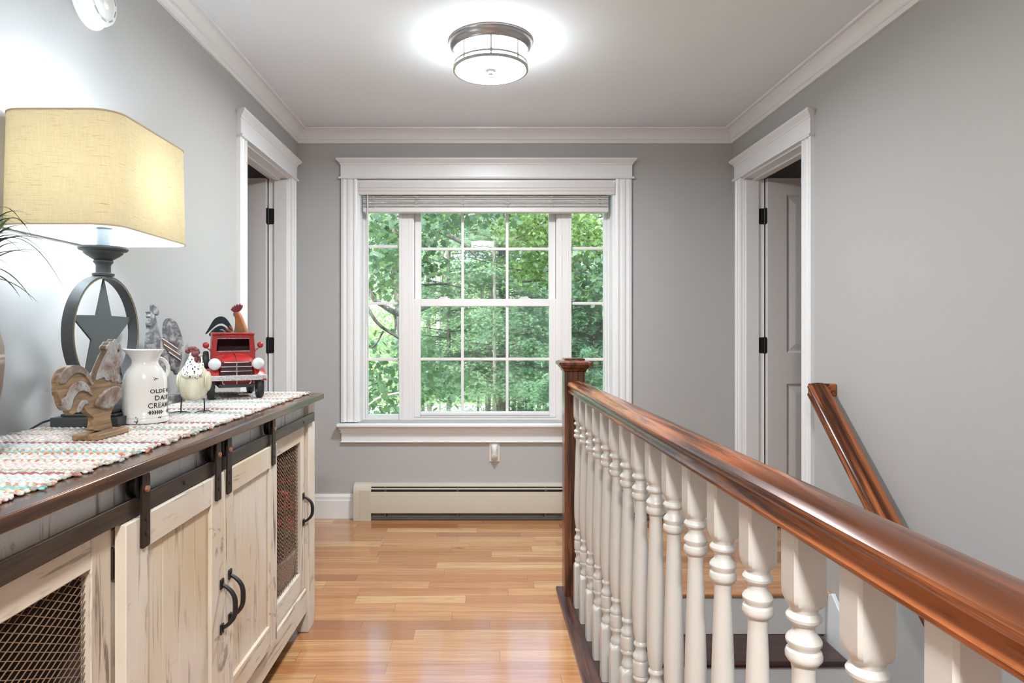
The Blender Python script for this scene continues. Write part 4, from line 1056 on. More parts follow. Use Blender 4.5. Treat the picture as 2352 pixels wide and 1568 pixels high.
# ================================================================ red toy truck
tk = thing('toy_truck', 'red vintage toy truck with silver bumper facing out at the runner end', 'toy truck', (0,0,0), local=True)
def worn_red():
    t = NT('worn_red_paint'); b = t.noise(t.coords((22,22,22)), 1, 4, .6); e = t.noise(t.coords((9,9,9)), 1, 2)
    c = t.mix(b, (.27,.008,.008,1), (.45,.020,.016,1)); c = t.mix(t.ramp(e, [(.62, G3(0)), (.72, G3(.7))]), c, (.12,.012,.010,1))
    return t.done(t.bsdf(c, .38, coat=.2))
M['red'] = worn_red(); M['redin'] = paint('cab_inside', (.05,.006,.006,1), .7)
ch = NT('speckled_silver'); nz = ch.noise(ch.coords((300,300,300)), 1, 3); M['silver'] = ch.done(ch.bsdf(ch.ramp(nz, [(.36, (.26,.27,.29,1)), (.46, (.66,.68,.70,1))]), .35, .7))
M['chrome'] = paint('grille_silver', (.60,.61,.63,1), .3, .05); M['chrome'].node_tree.nodes['Principled BSDF'].inputs['Metallic'].default_value = .8
M['lens'] = paint('headlamp_silver', (.62,.64,.65,1), .4, .08); M['tyre'] = paint('tyre_black', (.020,.021,.022,1), .55, .2)
# chassis
obj('chassis', MB().box(-.060,.060,-.002,.30,.044,.056), M['tyre'], tk, bevel=.002)
# hood: arched box from grille (y=.006) to windshield (y=.105)
def hood_ring(y, hw_, zb_, zs_, zt_):
    out = [(-hw_, y, zb_)]
    for i in range(13):
        a = math.pi - math.pi*i/12; out.append((hw_*math.cos(a), y, zs_+(zt_-zs_)*abs(math.sin(a))**.75))
    out.append((hw_, y, zb_)); return out
obj('hood', MB().loft([hood_ring(.012,.050,.052,.112,.1375), hood_ring(.030,.054,.052,.122,.150), hood_ring(.070,.063,.052,.130,.158), hood_ring(.110,.071,.052,.134,.163)]), M['red'], tk, smooth=50)
obj('hood_seam', MB().tube([(0,.012,.1385),(0,.030,.1512),(0,.070,.1592),(0,.108,.1640)], .0012, 6), paint('seam_dark', (.10,.01,.01,1), .5), tk)
# cab with an open windscreen
def cab():
    f = MB(); y0, y1, hb, ht, zb_, z0_, z1_, zt_ = .108, .190, .078, .072, .056, .170, .217, .235
    f.box(-.060,.060,y0,y0+.004,zb_,z0_)
    for s in (1,-1):
        f.loft([[(s*hb, y0, z) for z in (0,)]*1] if False else [[(s*.060, y0, zb_), (s*hb, y0, zb_), (s*hb, y0+.004, zb_), (s*.060, y0+.004, zb_)], [(s*.058, y0, z0_), (s*(hb-.001), y0, z0_), (s*(hb-.001), y0+.004, z0_), (s*.058, y0+.004, z0_)], [(s*.055, y0, z1_), (s*(ht+.001), y0, z1_), (s*(ht+.001), y0+.004, z1_), (s*.055, y0+.004, z1_)], [(s*.055, y0, zt_), (s*ht, y0, zt_), (s*ht, y0+.004, zt_), (s*.055, y0+.004, zt_)]])
        f.loft([[(s*hb, y0, zb_), (s*hb, y1, zb_), (s*(hb-.003), y1, zb_), (s*(hb-.003), y0, zb_)], [(s*ht, y0, zt_), (s*ht, y1, zt_), (s*(ht-.003), y1, zt_), (s*(ht-.003), y0, zt_)]])
    f.box(-.056,.056,y0,y0+.004,z1_,zt_); f.box(-ht,ht,y1-.004,y1,zb_,zt_)
    return f
cabo = obj('cab', cab(), M['red'], tk, bevel=.001, smooth=30)
obj('roof', MB().loft([[(a*.0735, .100, .230+b_*.002) for a, b_ in ((-1,0),(-.5,1.2),(0,1.6),(.5,1.2),(1,0),(1,3.2),(-1,3.2))], [(a*.0735, .192, .234+b_*.002) for a, b_ in ((-1,0),(-.5,1.2),(0,1.6),(.5,1.2),(1,0),(1,3.2),(-1,3.2))]]), M['red'], cabo, bevel=.001)
obj('cab_lining', MB().box(-.068,.068,.176,.184,.060,.228).box(-.068,.068,.114,.176,.060,.064), M['redin'], cabo)
obj('windscreen_frame', MB().tube([(-.0575,.1065,.170),(.0575,.1065,.170),(.0555,.1065,.217),(-.0555,.1065,.217)], .0017, 6, closed=True), M['silver'], cabo)
obj('steering_wheel', MB().tube([(.025+.021*math.cos(t), .128-.004*math.sin(t), .171+.012*math.sin(t)) for t in [2*math.pi*j/24 for j in range(24)]], .0014, 6, closed=True).tube([(.025,.128,.171),(.025,.117,.155)], .0014, 6), M['tyre'], cabo)
# grille
gl = obj('grille', MB().box(-.050,.050,.0095,.012,.088,.134), paint('grille_dark', (.045,.006,.006,1), .6), tk)
for z, hw_ in ((.133,.042),(.1175,.052),(.1015,.053)): obj('grille_bar', MB().tube([(-hw_,.006,z),(-hw_*.5,.003,z),(hw_*.5,.003,z),(hw_,.006,z)], .0017, 8), M['chrome'], gl)
obj('grille_bar', MB().tube([(0,.002,.088),(0,.002,.130)], .0020, 8), M['chrome'], gl)
obj('grille_guard', MB().tube([(-.048,.002,.070),(-.047,.001,.060),(-.038,.0,.052),(.038,.0,.052),(.047,.001,.060),(.048,.002,.070)], .0019, 8).tube([(0,.001,.053),(0,.001,.072)], .0019, 8), M['chrome'], gl)
obj('bumper', MB().loft([[(-.106,.004,.069),(-.106,.004,.086),(-.106,.012,.086),(-.106,.012,.069)],[(-.098,-.012,.069),(-.098,-.012,.0875),(-.098,-.004,.0875),(-.098,-.004,.069)],[(0,-.016,.069),(0,-.016,.088),(0,-.008,.088),(0,-.008,.069)],[(.098,-.012,.069),(.098,-.012,.0875),(.098,-.004,.0875),(.098,-.004,.069)],[(.106,.004,.069),(.106,.004,.086),(.106,.012,.086),(.106,.012,.069)]]), M['silver'], tk, bevel=.002)
for s in (1, -1):
    obj('headlamp', MB().lathe([(.0005,-.0095),(.010,-.0085),(.0165,-.006),(.0205,-.001),(.0212,.004),(.019,.012),(.010,.022),(.0,.026)], (s*.073, .0, .1275), 28, 'y'), M['lens'], tk, smooth=50)
    # fender: arched strip over the wheel
    rings = []
    for i in range(15):
        t = i/14; a = R(158 - 150*t); yy = .045+.062*math.cos(a)*1.0; zz = .052+.060*max(math.sin(a), -.25); rings.append([(s*.060, yy, zz+.004), (s*.097, yy, zz-.002), (s*.100, yy, zz-.008), (s*.060, yy, zz-.004)])
    obj('fender', MB().loft(rings), M['red'], tk, smooth=60)
    obj('running_board', MB().box(s*.060, s*.096, .105, .19, .046, .051), M['red'], tk, bevel=.001)
    f = MB().tube([(s*.076,.110,.168),(s*.084,.108,.176),(s*.091,.106,.184)], .0014, 6); f.tube([(s*.076,.112,.176),(s*.088,.108,.180)], .0012, 6)
    mr = obj('mirror_arm', f, M['red'], tk)
    obj('mirror', MB().ball((s*.0945,.104,.193), .0115, .0085, .0115), M['red'], mr, smooth=80)
def wheel(x, y, z, r, wd, s):
    f = MB().lathe([(r*.70,-wd/2),(r*.93,-wd/2),(r,-wd*.3),(r,wd*.3),(r*.93,wd/2),(r*.70,wd/2)], (x, y, z), 36, 'x', cap=False)
    f.loft([[(x+xx, y+r*.70*math.cos(2*math.pi*j/36), z+r*.70*math.sin(2*math.pi*j/36)) for j in range(36)] for xx in (-wd/2, wd/2)], cap=False)
    o_ = obj('wheel', f, M['tyre'], tk, smooth=40)
    f = MB().lathe([(.007,-wd*.4),(.007,wd*.55),(.004,wd*.7),(0,wd*.7)], (x, y, z), 14, 'x')
    for k in range(8):
        a = 2*math.pi*k/8; f.tube([(x, y+.005*math.cos(a), z+.005*math.sin(a)), (x, y+r*.72*math.cos(a), z+r*.72*math.sin(a))], .0016, 5)
    f.tube([(x+.0, y+r*.70*math.cos(2*math.pi*j/32), z+r*.70*math.sin(2*math.pi*j/32)) for j in range(32)], .0018, 5, closed=True)
    obj('wheel_spokes', f, M['tyre'], o_)
WR = .044
for s in (1, -1):
    wheel(s*.083, .045, WR, WR, .022, s); wheel(s*.078, .262, WR, WR, .022, s)
wheel(-.092, .150, .135, .036, .018, -1)          # spare on the side
# open bed with stakes
f = MB().box(-.080,.080,.194,.330,.066,.071)
bed = obj('bed', f, M['red'], tk, bevel=.001)
for s in (1,-1): obj('bed_side', MB().box(s*.080, s*.077, .194, .330, .071, .125), M['red'], bed, bevel=.001)
obj('bed_side', MB().box(-.080,.080,.327,.330,.071,.125), M['red'], bed, bevel=.001)
obj('bed_rim', MB().tube([(-.108,.196,.152),(-.085,.196,.154),(-.078,.196,.152)], .0022, 6), M['red'], bed)
TKP, TKR = Vector((-.874, 2.306, ZR)), R(27)
tk.location = TKP; tk.rotation_euler = (0,0,TKR)

# ---- painted metal rooster riding in the truck bed
YR = 2.58
z8 = lambda x, y: onY(460+x/6.53, 690+y/6.53, YR)
rr = thing('painted_rooster', 'painted metal rooster with red comb and dark tail in the toy truck bed', 'figurine', (-.80, YR, ZR+.08))
def rooster_body():
    t = NT('rooster_ochre'); sp_ = t.n('SeparateXYZ', {0: t.coords()}).outputs[2]; nz_ = t.noise(t.coords((28,28,28)), 1, 4, .6)
    h_ = t.math('MULTIPLY_ADD', nz_, .09, sp_)
    c = t.ramp(t.n('MapRange', {0: h_, 1: .10, 2: .30}).outputs[0], [(0, (.30,.17,.025,1)), (.35, (.42,.24,.04,1)), (.52, (.20,.14,.07,1)), (.62, (.38,.17,.04,1)), (.85, (.42,.10,.03,1))])
    return t.done(t.bsdf(c, .5))
ob_ = rooster_body()
nk = [(528,170),(585,168),(630,240),(680,370),(715,470),(740,560),(735,700),(660,790),(520,800),(440,720),(400,600),(440,510),(500,492),(520,440),(528,360),(532,290),(520,240),(512,200)]
o_ = cut(z8, nk); cx_ = sum(p[0] for p in o_)/len(o_)
obj('body', MB().plate(o_, (1, YR-.011, YR+.011)), ob_, rr, bevel=.007, bseg=3, smooth=50)
obj('beak', MB().plate([z8(*p) for p in ((526,172),(498,178),(495,205),(502,240),(520,215),(530,200))], (1, YR-.004, YR+.004)), paint('beak_grey', (.14,.13,.13,1), .5), rr, bevel=.002)
obj('comb', MB().plate([z8(*p) for p in ((500,172),(470,150),(458,130),(478,118),(488,88),(502,108),(518,66),(532,92),(556,48),(570,78),(600,42),(610,72),(636,64),(632,105),(600,150),(570,168),(530,176))], (1, YR-.005, YR+.005)), paint('comb_red', (.20,.018,.025,1), .4, .3), rr, bevel=.002)
M['teal'] = paint('tail_teal', (.012,.026,.034,1), .35, .5); M['orange'] = paint('saddle_orange', (.40,.20,.06,1), .5, .4)
tails = [[(72,508),(110,450),(160,360),(210,280),(270,242),(340,235),(395,270),(440,335),(480,400),(500,450),(470,440),(420,400),(350,345),(290,345),(230,375),(160,440),(100,500)],
         [(150,470),(230,400),(300,372),(350,385),(400,420),(440,470),(380,445),(310,430),(240,450),(170,500),(120,520)],
         [(110,525),(180,490),(250,440),(320,440),(370,470),(400,500),(330,475),(260,490),(190,515),(150,535)]]
for i, p in enumerate(tails): obj('tail_feather', MB().plate(cut(z8, p), (1, YR-.004+.004*i, YR+.0015+.004*i)), M['teal'], rr, bevel=.001, smooth=50)
for i in range(6):
    a = Vector(z8(515, 465+i*8)); b = Vector(z8(*[(445,370),(405,378),(380,410),(352,440),(345,465),(345,490)][i])); d_ = (b-a); nr = Vector((-d_.z,0,d_.x)).normalized()*.0042
    obj('saddle_feather', MB().plate([a, a+d_*.6+nr, b, a+d_*.6-nr], (1, YR-.010, YR-.0085)), M['orange'] if i % 2 == 0 else paint('saddle_maroon', (.10,.025,.03,1), .5) if i == 1 else bpy.data.materials['saddle_maroon'], rr)
for x in (560, 650):
    a = z8(x, 780); obj('leg', MB().tube([a, (a[0], a[1], ZR+.0725)], .004, 8), M['orange'], rr)

# ================================================================ potted grass at the frame's edge
gx, gy = -.965, 1.185
pt = thing('potted_grass', 'long arching green grass leaves in a grey-brown glazed pot beside the lamp', 'plant', (gx, gy, ZR))
gz = NT('glazed_pot'); sp_ = gz.n('SeparateXYZ', {0: gz.coords()}).outputs[2]
gz_c = gz.ramp(gz.n('MapRange', {0: sp_, 1: 0.0, 2: .30}).outputs[0], [(0, (.16,.11,.08,1)), (.60, (.19,.13,.095,1)), (.625, (.42,.38,.33,1)), (.64, (.20,.14,.10,1)), (.655, (.62,.58,.53,1)), (.67, (.24,.19,.14,1)), (1, (.30,.27,.22,1))])  # thin pale bands paint the belly's white highlight ring into the glaze
pm = gz.done(gz.bsdf(gz_c, .35))
obj('pot', MB().lathe([(.0,.0),(.045,.0),(.047,.004),(.060,.07),(.071,.14),(.0745,.185),(.073,.215),(.064,.255),(.050,.285),(.045,.295),(.050,.308),(.048,.31),(.041,.297),(.046,.283),(0,.270)], (gx, gy, ZR), 48), pm, pt, smooth=50)
gm = NT('grass_blade'); gg = gm.noise(gm.coords((30,30,30)), 1, 2)
gcol = gm.ramp(gg, [(.3, (.028,.055,.014,1)), (.7, (.085,.14,.04,1))])
gmat = gm.done(gm.bsdf(gcol, .45, spec=.4))
rnd = random.Random(31)
def blade(p0, p1, p2, w0):
    f = MB(); p0, p1, p2 = Vector(p0), Vector(p1), Vector(p2); L = []
    for i in range(15):
        t = i/14; p = p0*(1-t)**2 + p1*2*t*(1-t) + p2*t*t; d_ = ((p1-p0)*(1-t) + (p2-p1)*t).normalized()
        s_ = d_.cross(Vector((0,0,1))); s_ = (s_ if s_.length > .05 else Vector((0,1,0))).normalized(); u = s_.cross(d_)
        ww = w0*(1-t**2.2)+.0002; L.append([p+s_*ww, p+u*ww*.35, p-s_*ww, p-u*ww*.12])
    return f.loft(L)
tips = [(143,655),(137,628),(148,580),(133,563),(124,587),(116,596),(68,493),(100,541),(90,529),(52,581),(21,609),(46,505),(90,560),(60,545),(72,556),(40,520),(104,566),(80,575),(30,530)]
z_n = ZR+.30
for k, (px, py) in enumerate(tips):
    Yt = gy + rnd.uniform(-.02, .05); t_ = Vector(onY(px, py, Yt))
    p0 = Vector((gx+rnd.uniform(-.02,.02), gy+rnd.uniform(-.02,.02), z_n))
    top_ = 1.440 if k < 2 else 1.365 + .06*rnd.random() + max(0, (545-py))*.0009 - max(0, py-575)*.0012
    p1 = Vector((p0.x*(.45 if k < 2 else .62)+t_.x*(.55 if k < 2 else .38), (p0.y+Yt)*.5, top_))
    obj('blade', blade(p0, p1, t_, .0042), gmat, pt, smooth=60)
for k in range(46):
    a = rnd.uniform(R(60), R(300)); L = rnd.uniform(.10, .24)
    if rnd.random() < .25: a = rnd.uniform(R(-60), R(60)); L *= .35
    p0 = Vector((gx+rnd.uniform(-.025,.025), gy+rnd.uniform(-.025,.025), z_n))
    e = Vector((max(gx+L*.75*math.cos(a), XL+.012), gy+L*math.sin(a), z_n+rnd.uniform(.0,.26)))
    p1 = Vector(((p0.x+e.x)/2, (p0.y+e.y)/2, max(e.z, z_n)+rnd.uniform(.06,.14)))
    obj('blade', blade(p0, p1, e, .0038), gmat, pt, smooth=60)

# ================================================================ flush ceiling lights
M['nickel'] = paint('brushed_nickel', (.36,.34,.33,1), .30, .05); M['nickel'].node_tree.nodes['Principled BSDF'].inputs['Metallic'].default_value = .85
LIGHT = emit('lit_diffuser', (.92,.96,1,1), 9.0); LIGHTB = emit('lit_diffuser_base', (.92,.96,1,1), 66.0)
cx0, cy0 = .036, 2.84
cl = thing('ceiling_light', 'round flush ceiling light with caged white drum and nickel rim before the window', 'ceiling light', (0,0,0), local=True)
obj('canopy', MB().lathe([(.184,-.0005),(.184,-.006),(.181,-.010),(.180,-.016),(.176,-.026),(.168,-.034),(.166,-.036),(.164,-.043),(.158,-.043),(.15,-.036),(0,-.036)], (0,0,0), 72), M['nickel'], cl, smooth=30)
df = obj('diffuser', MB().lathe([(.150,-.036),(.150,-.112),(.149,-.118),(.140,-.121)], (0,0,0), 72, cap=False), LIGHT, cl, smooth=40)
obj('diffuser_base', MB().lathe([(.140,-.121),(.07,-.123),(0.001,-.124)], (0,0,0), 72, cap=False), LIGHTB, df, smooth=40)
f = MB()
def hoop(r, z, hh, tt): return MB().lathe([(r,z-hh),(r+tt,z-hh),(r+tt,z+hh),(r,z+hh)], (0,0,0), 72, cap=False).loft([[(r*math.cos(2*math.pi*j/72), r*math.sin(2*math.pi*j/72), zz) for j in range(72)] for zz in (z-hh, z+hh)], cap=False)
obj('cage_ring', hoop(.156, -.122, .0055, .008), M['nickel'], cl, smooth=40)
obj('cage_ring', hoop(.157, -.101, .0042, .0035), M['nickel'], cl, smooth=40)
for k in range(8):
    a = R(-90+45*k)
    obj('cage_bar', MB().box(-.0034,.0034,-.0015,.0015,-.124,-.040).box(-.0065,.0065,-.002,.002,-.1075,-.0945).xf(Matrix.Rotation(a+R(90), 4, 'Z') @ Matrix.Translation((0,-.1595,0))), M['nickel'], cl, bevel=.0006)
obj('finial', MB().lathe([(.0,-.122),(.026,-.122),(.027,-.126),(.020,-.130),(.013,-.132),(.0125,-.138),(.010,-.141),(0,-.142)], (0,0,0), 32), M['nickel'], cl, smooth=40)
cl.location = (cx0, cy0, ZC)
c2 = dup(cl, (.0, -.44, ZC), 'round caged flush ceiling light seen only as a reflection in the upper window sash')

def warm(o, m):
    o.material_slots[0].link = 'OBJECT'; o.material_slots[0].material = m
for c_ in c2.children:
    if c_.name.startswith('diffuser'):
        warm(c_, emit('warm_diffuser', (.97,.965,.95,1), 21.0))
        for g_ in c_.children: warm(g_, emit('warm_diffuser_base', (.97,.965,.95,1), 128.0))
# ================================================================ outdoors
def leaf_mat(name, dark, lite, trans=.45):
    t = NT(name); a = t.n('Attribute', attribute_name='tone').outputs[2]
    c = t.mix(a, dark, lite)
    d = t.bsdf(c, .5, spec=.35); tr = t.n('BsdfTranslucent', {0: t.mix(.5, c, (.20,.30,.06,1))}).outputs[0]
    return t.done(t.n('MixShader', {0: trans, 1: d, 2: tr}).outputs[0])
M['lf_oak'] = leaf_mat('oak_leaf', (0.025,0.071,0.040,1), (0.101,0.185,0.109,1))
M['lf_maple'] = leaf_mat('maple_leaf', (0.042,0.105,0.021,1), (0.143,0.235,0.067,1))
M['lf_pine'] = leaf_mat('pine_needle', (0.075,0.165,0.095,1), (0.20,0.32,0.20,1), .4)
M['lf_hem'] = leaf_mat('hemlock_needle', (.035,.105,.06,1), (.15,.29,.17,1), .35)
M['lf_bg'] = leaf_mat('wood_leaf', (.16,.30,.12,1), (.44,.58,.30,1), .5)
def bark(name, a, b):
    t = NT(name); n_ = t.noise(t.coords((30,30,6)), 1, 5, .7)
    return t.done(t.bsdf(t.ramp(n_, [(.35, a), (.62, b)]), .9, spec=.1, normal=t.bump(n_, .6, .02)))
M['bark'] = bark('grey_bark', (.07,.065,.058,1), (.27,.26,.235,1)); M['bark2'] = bark('pale_bark', (.20,.20,.18,1), (.46,.45,.42,1)); M['bark3'] = bark('dark_bark', (.035,.035,.032,1), (.13,.125,.115,1))

def unit(v): return v/np.maximum(np.linalg.norm(v, axis=1, keepdims=True), 1e-9)
def leaves(name, pos, size, mat, parent, seed, shape='leaf', flat=.55, tone=None):
    """one mesh of many small leaf blades; pos n x 3; flat: how level the blades lie"""
    rng = np.random.default_rng(seed); n = len(pos)
    nrm = rng.normal(size=(n,3)); nrm = unit(nrm); nrm = unit(nrm*(1-flat) + np.array([0,-.25,1.0])*flat)
    t = unit(np.cross(nrm, unit(rng.normal(size=(n,3))))); b = np.cross(nrm, t)
    sz = size*rng.uniform(.65, 1.3, size=n)[:,None]
    if shape == 'oak':
        out = [(0,0),(.10,.12),(.34,.16),(.18,.30),(.44,.42),(.24,.54),(.36,.72),(.14,.82),(0,1)]
        out = out + [(-x, y) for x, y in reversed(out[1:-1])]
    elif shape == 'maple':
        out = [(0,0),(.16,.10),(.50,.06),(.36,.26),(.60,.50),(.28,.50),(.20,.66),(0,1)]
        out = out + [(-x, y) for x, y in reversed(out[1:-1])]
    elif shape == 'tuft':
        out = []
        for k in range(11):
            a_ = 2*math.pi*k/11; b_ = a_ + math.pi/11; out += [(.5*math.sin(a_)*(.75+.25*(k%2)), .5+.5*math.cos(a_)*(.75+.25*(k%2))), (.07*math.sin(b_), .5+.07*math.cos(b_))]
    elif shape == 'needle': out = [(0,0),(.055,.5),(0,1),(-.055,.5)]
    elif shape == 'spray':
        out = [(0,0)]
        for k in range(6):
            y = .10+.13*k; w_ = .26*(1-k/8)
            out += [(.02,y),(w_,y+.10),(.02,y+.06)]
        out += [(0,1)]; out = out + [(-x, y) for x, y in reversed(out[1:-1])]
    else: out = [(0,0),(.26,.30),(.22,.62),(0,1),(-.22,.62),(-.26,.30)]
    k = len(out); o = np.array(out); o[:,1] -= .5
    droop = -.10*(o[:,1]+.5)**2
    V = pos[:,None,:] + sz[:,None,:]*(o[None,:,0,None]*t[:,None,:] + o[None,:,1,None]*b[:,None,:]); V[:,:,2] += (droop[None,:]*sz)
    V = V.reshape(-1,3)
    off = OFF.get(root_of(parent).name, Vector()); V = V - np.array(off)
    me = bpy.data.meshes.new(name); me.vertices.add(n*k); me.vertices.foreach_set('co', V.astype(np.float32).ravel())
    me.loops.add(n*k); me.loops.foreach_set('vertex_index', np.arange(n*k, dtype=np.int32))
    me.polygons.add(n); me.polygons.foreach_set('loop_start', np.arange(0, n*k, k, dtype=np.int32)); me.update(calc_edges=True)
    tn = np.clip(rng.normal(.5, .28, size=n), 0, 1) if tone is None else np.clip(tone + rng.normal(0,.16,size=n), 0, 1)
    at = me.attributes.new('tone', 'FLOAT', 'FACE'); at.data.foreach_set('value', tn.astype(np.float32))
    me.materials.append(mat); o_ = bpy.data.objects.new(name, me); COL.objects.link(o_); o_.parent = parent
    return o_
def clump(rng, centres, per, spread, flatz=.45):
    c = np.array(centres, dtype=float); out = []
    for i in range(len(c)):
        k = per if np.isscalar(per) else per[i]; s = spread if np.isscalar(spread) else spread[i]
        q = rng.normal(size=(k,3))*np.array([s, s, s*flatz]); out.append(c[i]+q)
    return np.concatenate(out)
def limb(pts, r0, r1, seg=8):
    n = len(pts); P = [Vector(p) for p in pts]
    for _ in range(2):
        q = [P[0]]
        for a, b in zip(P[:-1], P[1:]): q += [a*.75+b*.25, a*.25+b*.75]
        P = q+[P[-1]]
    m_ = len(P); return MB().tube(P, [r0+(r1-r0)*i/(m_-1) for i in range(m_)], seg)
GZ = -3.3
def at(px, py, Y): return onY(px, py, Y)

# ---- the ground and a bright drive beyond the trees
struct('ground', MB().box(-60, 60, 5.2, 90, GZ-.5, GZ), None, smooth=0)
gnd = bpy.data.objects['ground']
tg = NT('lawn_and_leaf_litter'); n1 = tg.noise(tg.coords((.6,.6,.6)), 1, 5, .6); gnd.data.materials.append(tg.done(tg.bsdf(tg.ramp(n1, [(.35, (.14,.15,.07,1)), (.5, (.30,.44,.14,1)), (.7, (.50,.58,.28,1))]), .95, spec=.1)))
dv = MB().box(-60, 60, 25, 40, GZ, GZ+.012)
struct('drive_path', dv, paint('pale_gravel', (.80,.80,.78,1), .9, .06), smooth=0)
rngh = np.random.default_rng(2)
# the house wall around the window, outside
# ---- oak close by on the left
oak = thing('oak_tree', 'oak with big lobed leaves and leaning grey trunk outside the narrow left pane', 'tree', (-1.5, 9.0, GZ))
oak['label'] = 'oak with big lobed leaves and leaning grey trunk close outside the window'
obj('trunk', limb([(-.97,9.0,GZ), (-1.00,9.0,-.5), (-1.06,9.0,1.4), (-1.19,9.0,2.5), (-1.30,9.0,4.6)], .15, .11, 14), M['bark'], oak, smooth=60)
def twig(name, par, pts, r0, r1, mat=None): return obj(name, limb(pts, r0, r1, 7), mat or M['bark'], par, smooth=60)
twig('branch', oak, [at(905,560,9.0), at(893,530,8.9), at(880,510,8.7), at(850,500,8.4)], .05, .02)
twig('branch', oak, [at(845,665,8.0), at(860,690,8.0), at(885,705,8.1), at(905,718,8.3), at(935,724,8.6), at(985,700,8.8)], .028, .045, M['bark'])
twig('branch', oak, [at(840,700,7.6), at(865,742,7.6), at(890,760,7.7), at(915,775,7.7), at(960,800,7.9)], .022, .016, M['bark3'])
twig('branch', oak, [at(908,722,8.3), at(909,745,8.2), at(906,770,8.2)], .018, .008, M['bark3'])
twig('branch', oak, [at(840,935,7.5), at(870,912,7.5), at(900,905,7.6), at(930,900,7.7)], .010, .016, M['bark2'])
twig('branch', oak, [at(880,760,7.8), at(865,790,7.8), at(850,800,7.8)], .014, .007, M['bark3'])
twig('branch', oak, [at(920,470,8.8), at(985,512,8.8), at(1015,535,8.7), at(1062,556,8.6), at(1095,590,8.6)], .045, .014, M['bark3'])
twig('branch', oak, [at(1012,534,8.7), at(1060,500,8.5), at(1110,485,8.4), at(1150,470,8.4)], .016, .022, M['bark2'])
twig('branch', oak, [at(930,650,8.7), at(975,655,8.7), at(1020,650,8.7), at(1070,662,8.6)], .02, .010, M['bark3'])
pts = []
r_ = random.Random(3)
def fill(px0, px1, py0, py1, n_, y0, y1):
    return [at(r_.uniform(px0,px1), r_.uniform(py0,py1), r_.uniform(y0,y1)) for _ in range(n_)]
C_ = fill(820,925,470,560,13,7.5,9.8)+fill(820,925,565,655,13,7.0,9.2)+fill(900,985,575,650,4,7.2,8.5)
C_ += fill(960,1075,470,528,11,7.4,9.6)+fill(1060,1150,470,500,6,7.6,9.2)+fill(920,1000,480,560,5,7.8,9.5)+fill(955,990,525,580,3,7.6,8.6)
C_ += fill(825,925,850,960,13,7.4,9.5)+fill(940,1060,815,900,15,8.4,10.5)+fill(825,850,800,850,2,8.0,9.5)
P_ = clump(rngh, C_, 44, .19, .6)
leaves('foliage', P_, .092, M['lf_oak'], oak, 5, 'oak', .45)
# ---- maple on the right
mp = thing('maple_tree', 'bright green maple with a pale trunk in the upper right of the window', 'tree', (1.43, 10.2, GZ))
mp['label'] = 'bright green maple with a pale upright trunk behind the narrow pane nearest the newel'
obj('trunk', limb([(1.40,10.2,GZ),(1.42,10.2,-.5),(1.44,10.2,2.0),(1.36,10.2,4.5)], .15, .10, 14), M['bark'], mp, smooth=60)
twig('branch', mp, [at(1318,560,10.1), at(1345,600,9.9), at(1365,640,9.6)], .03, .012, M['bark3'])
twig('branch', mp, [at(1312,520,10.1), at(1352,506,9.8), at(1400,492,9.4)], .02, .008, M['bark3'])
twig('branch', mp, [at(1312,470,10.1), at(1240,520,9.8), at(1190,545,9.6), at(1160,552,9.5)], .045, .012, M['bark'])
twig('branch', mp, [at(1300,610,10.1), at(1255,625,9.8), at(1200,620,9.7), at(1140,612,9.6)], .024, .008, M['bark3'])
twig('branch', mp, [at(1300,660,10.1), at(1250,640,9.8), at(1215,648,9.6), at(1170,645,9.5)], .024, .008, M['bark3'])
C_ = fill(1305,1400,475,572,26,8.2,10.5)+fill(1165,1275,470,560,26,8.4,10.8)+fill(1180,1270,575,640,13,9.2,11)+fill(1270,1310,470,700,8,9,11)
P_ = clump(rngh, C_, 62, .20, .6); leaves('foliage', P_, .064, M['lf_maple'], mp, 6, 'maple', .5)
yo = thing('young_oak', 'dark green young oak leaves in front of the pale maple trunk', 'tree', (1.7, 9.2, GZ))
obj('trunk', limb([(1.75,9.3,GZ),(1.72,9.3,-.5),(1.66,9.2,2.3)], .05, .02), M['bark3'], yo, smooth=60)
C_ = fill(1308,1400,580,700,24,8.0,9.8)
P_ = clump(rngh, C_, 48, .18, .6); leaves('foliage', P_, .082, M['lf_oak'], yo, 7, 'oak', .5)

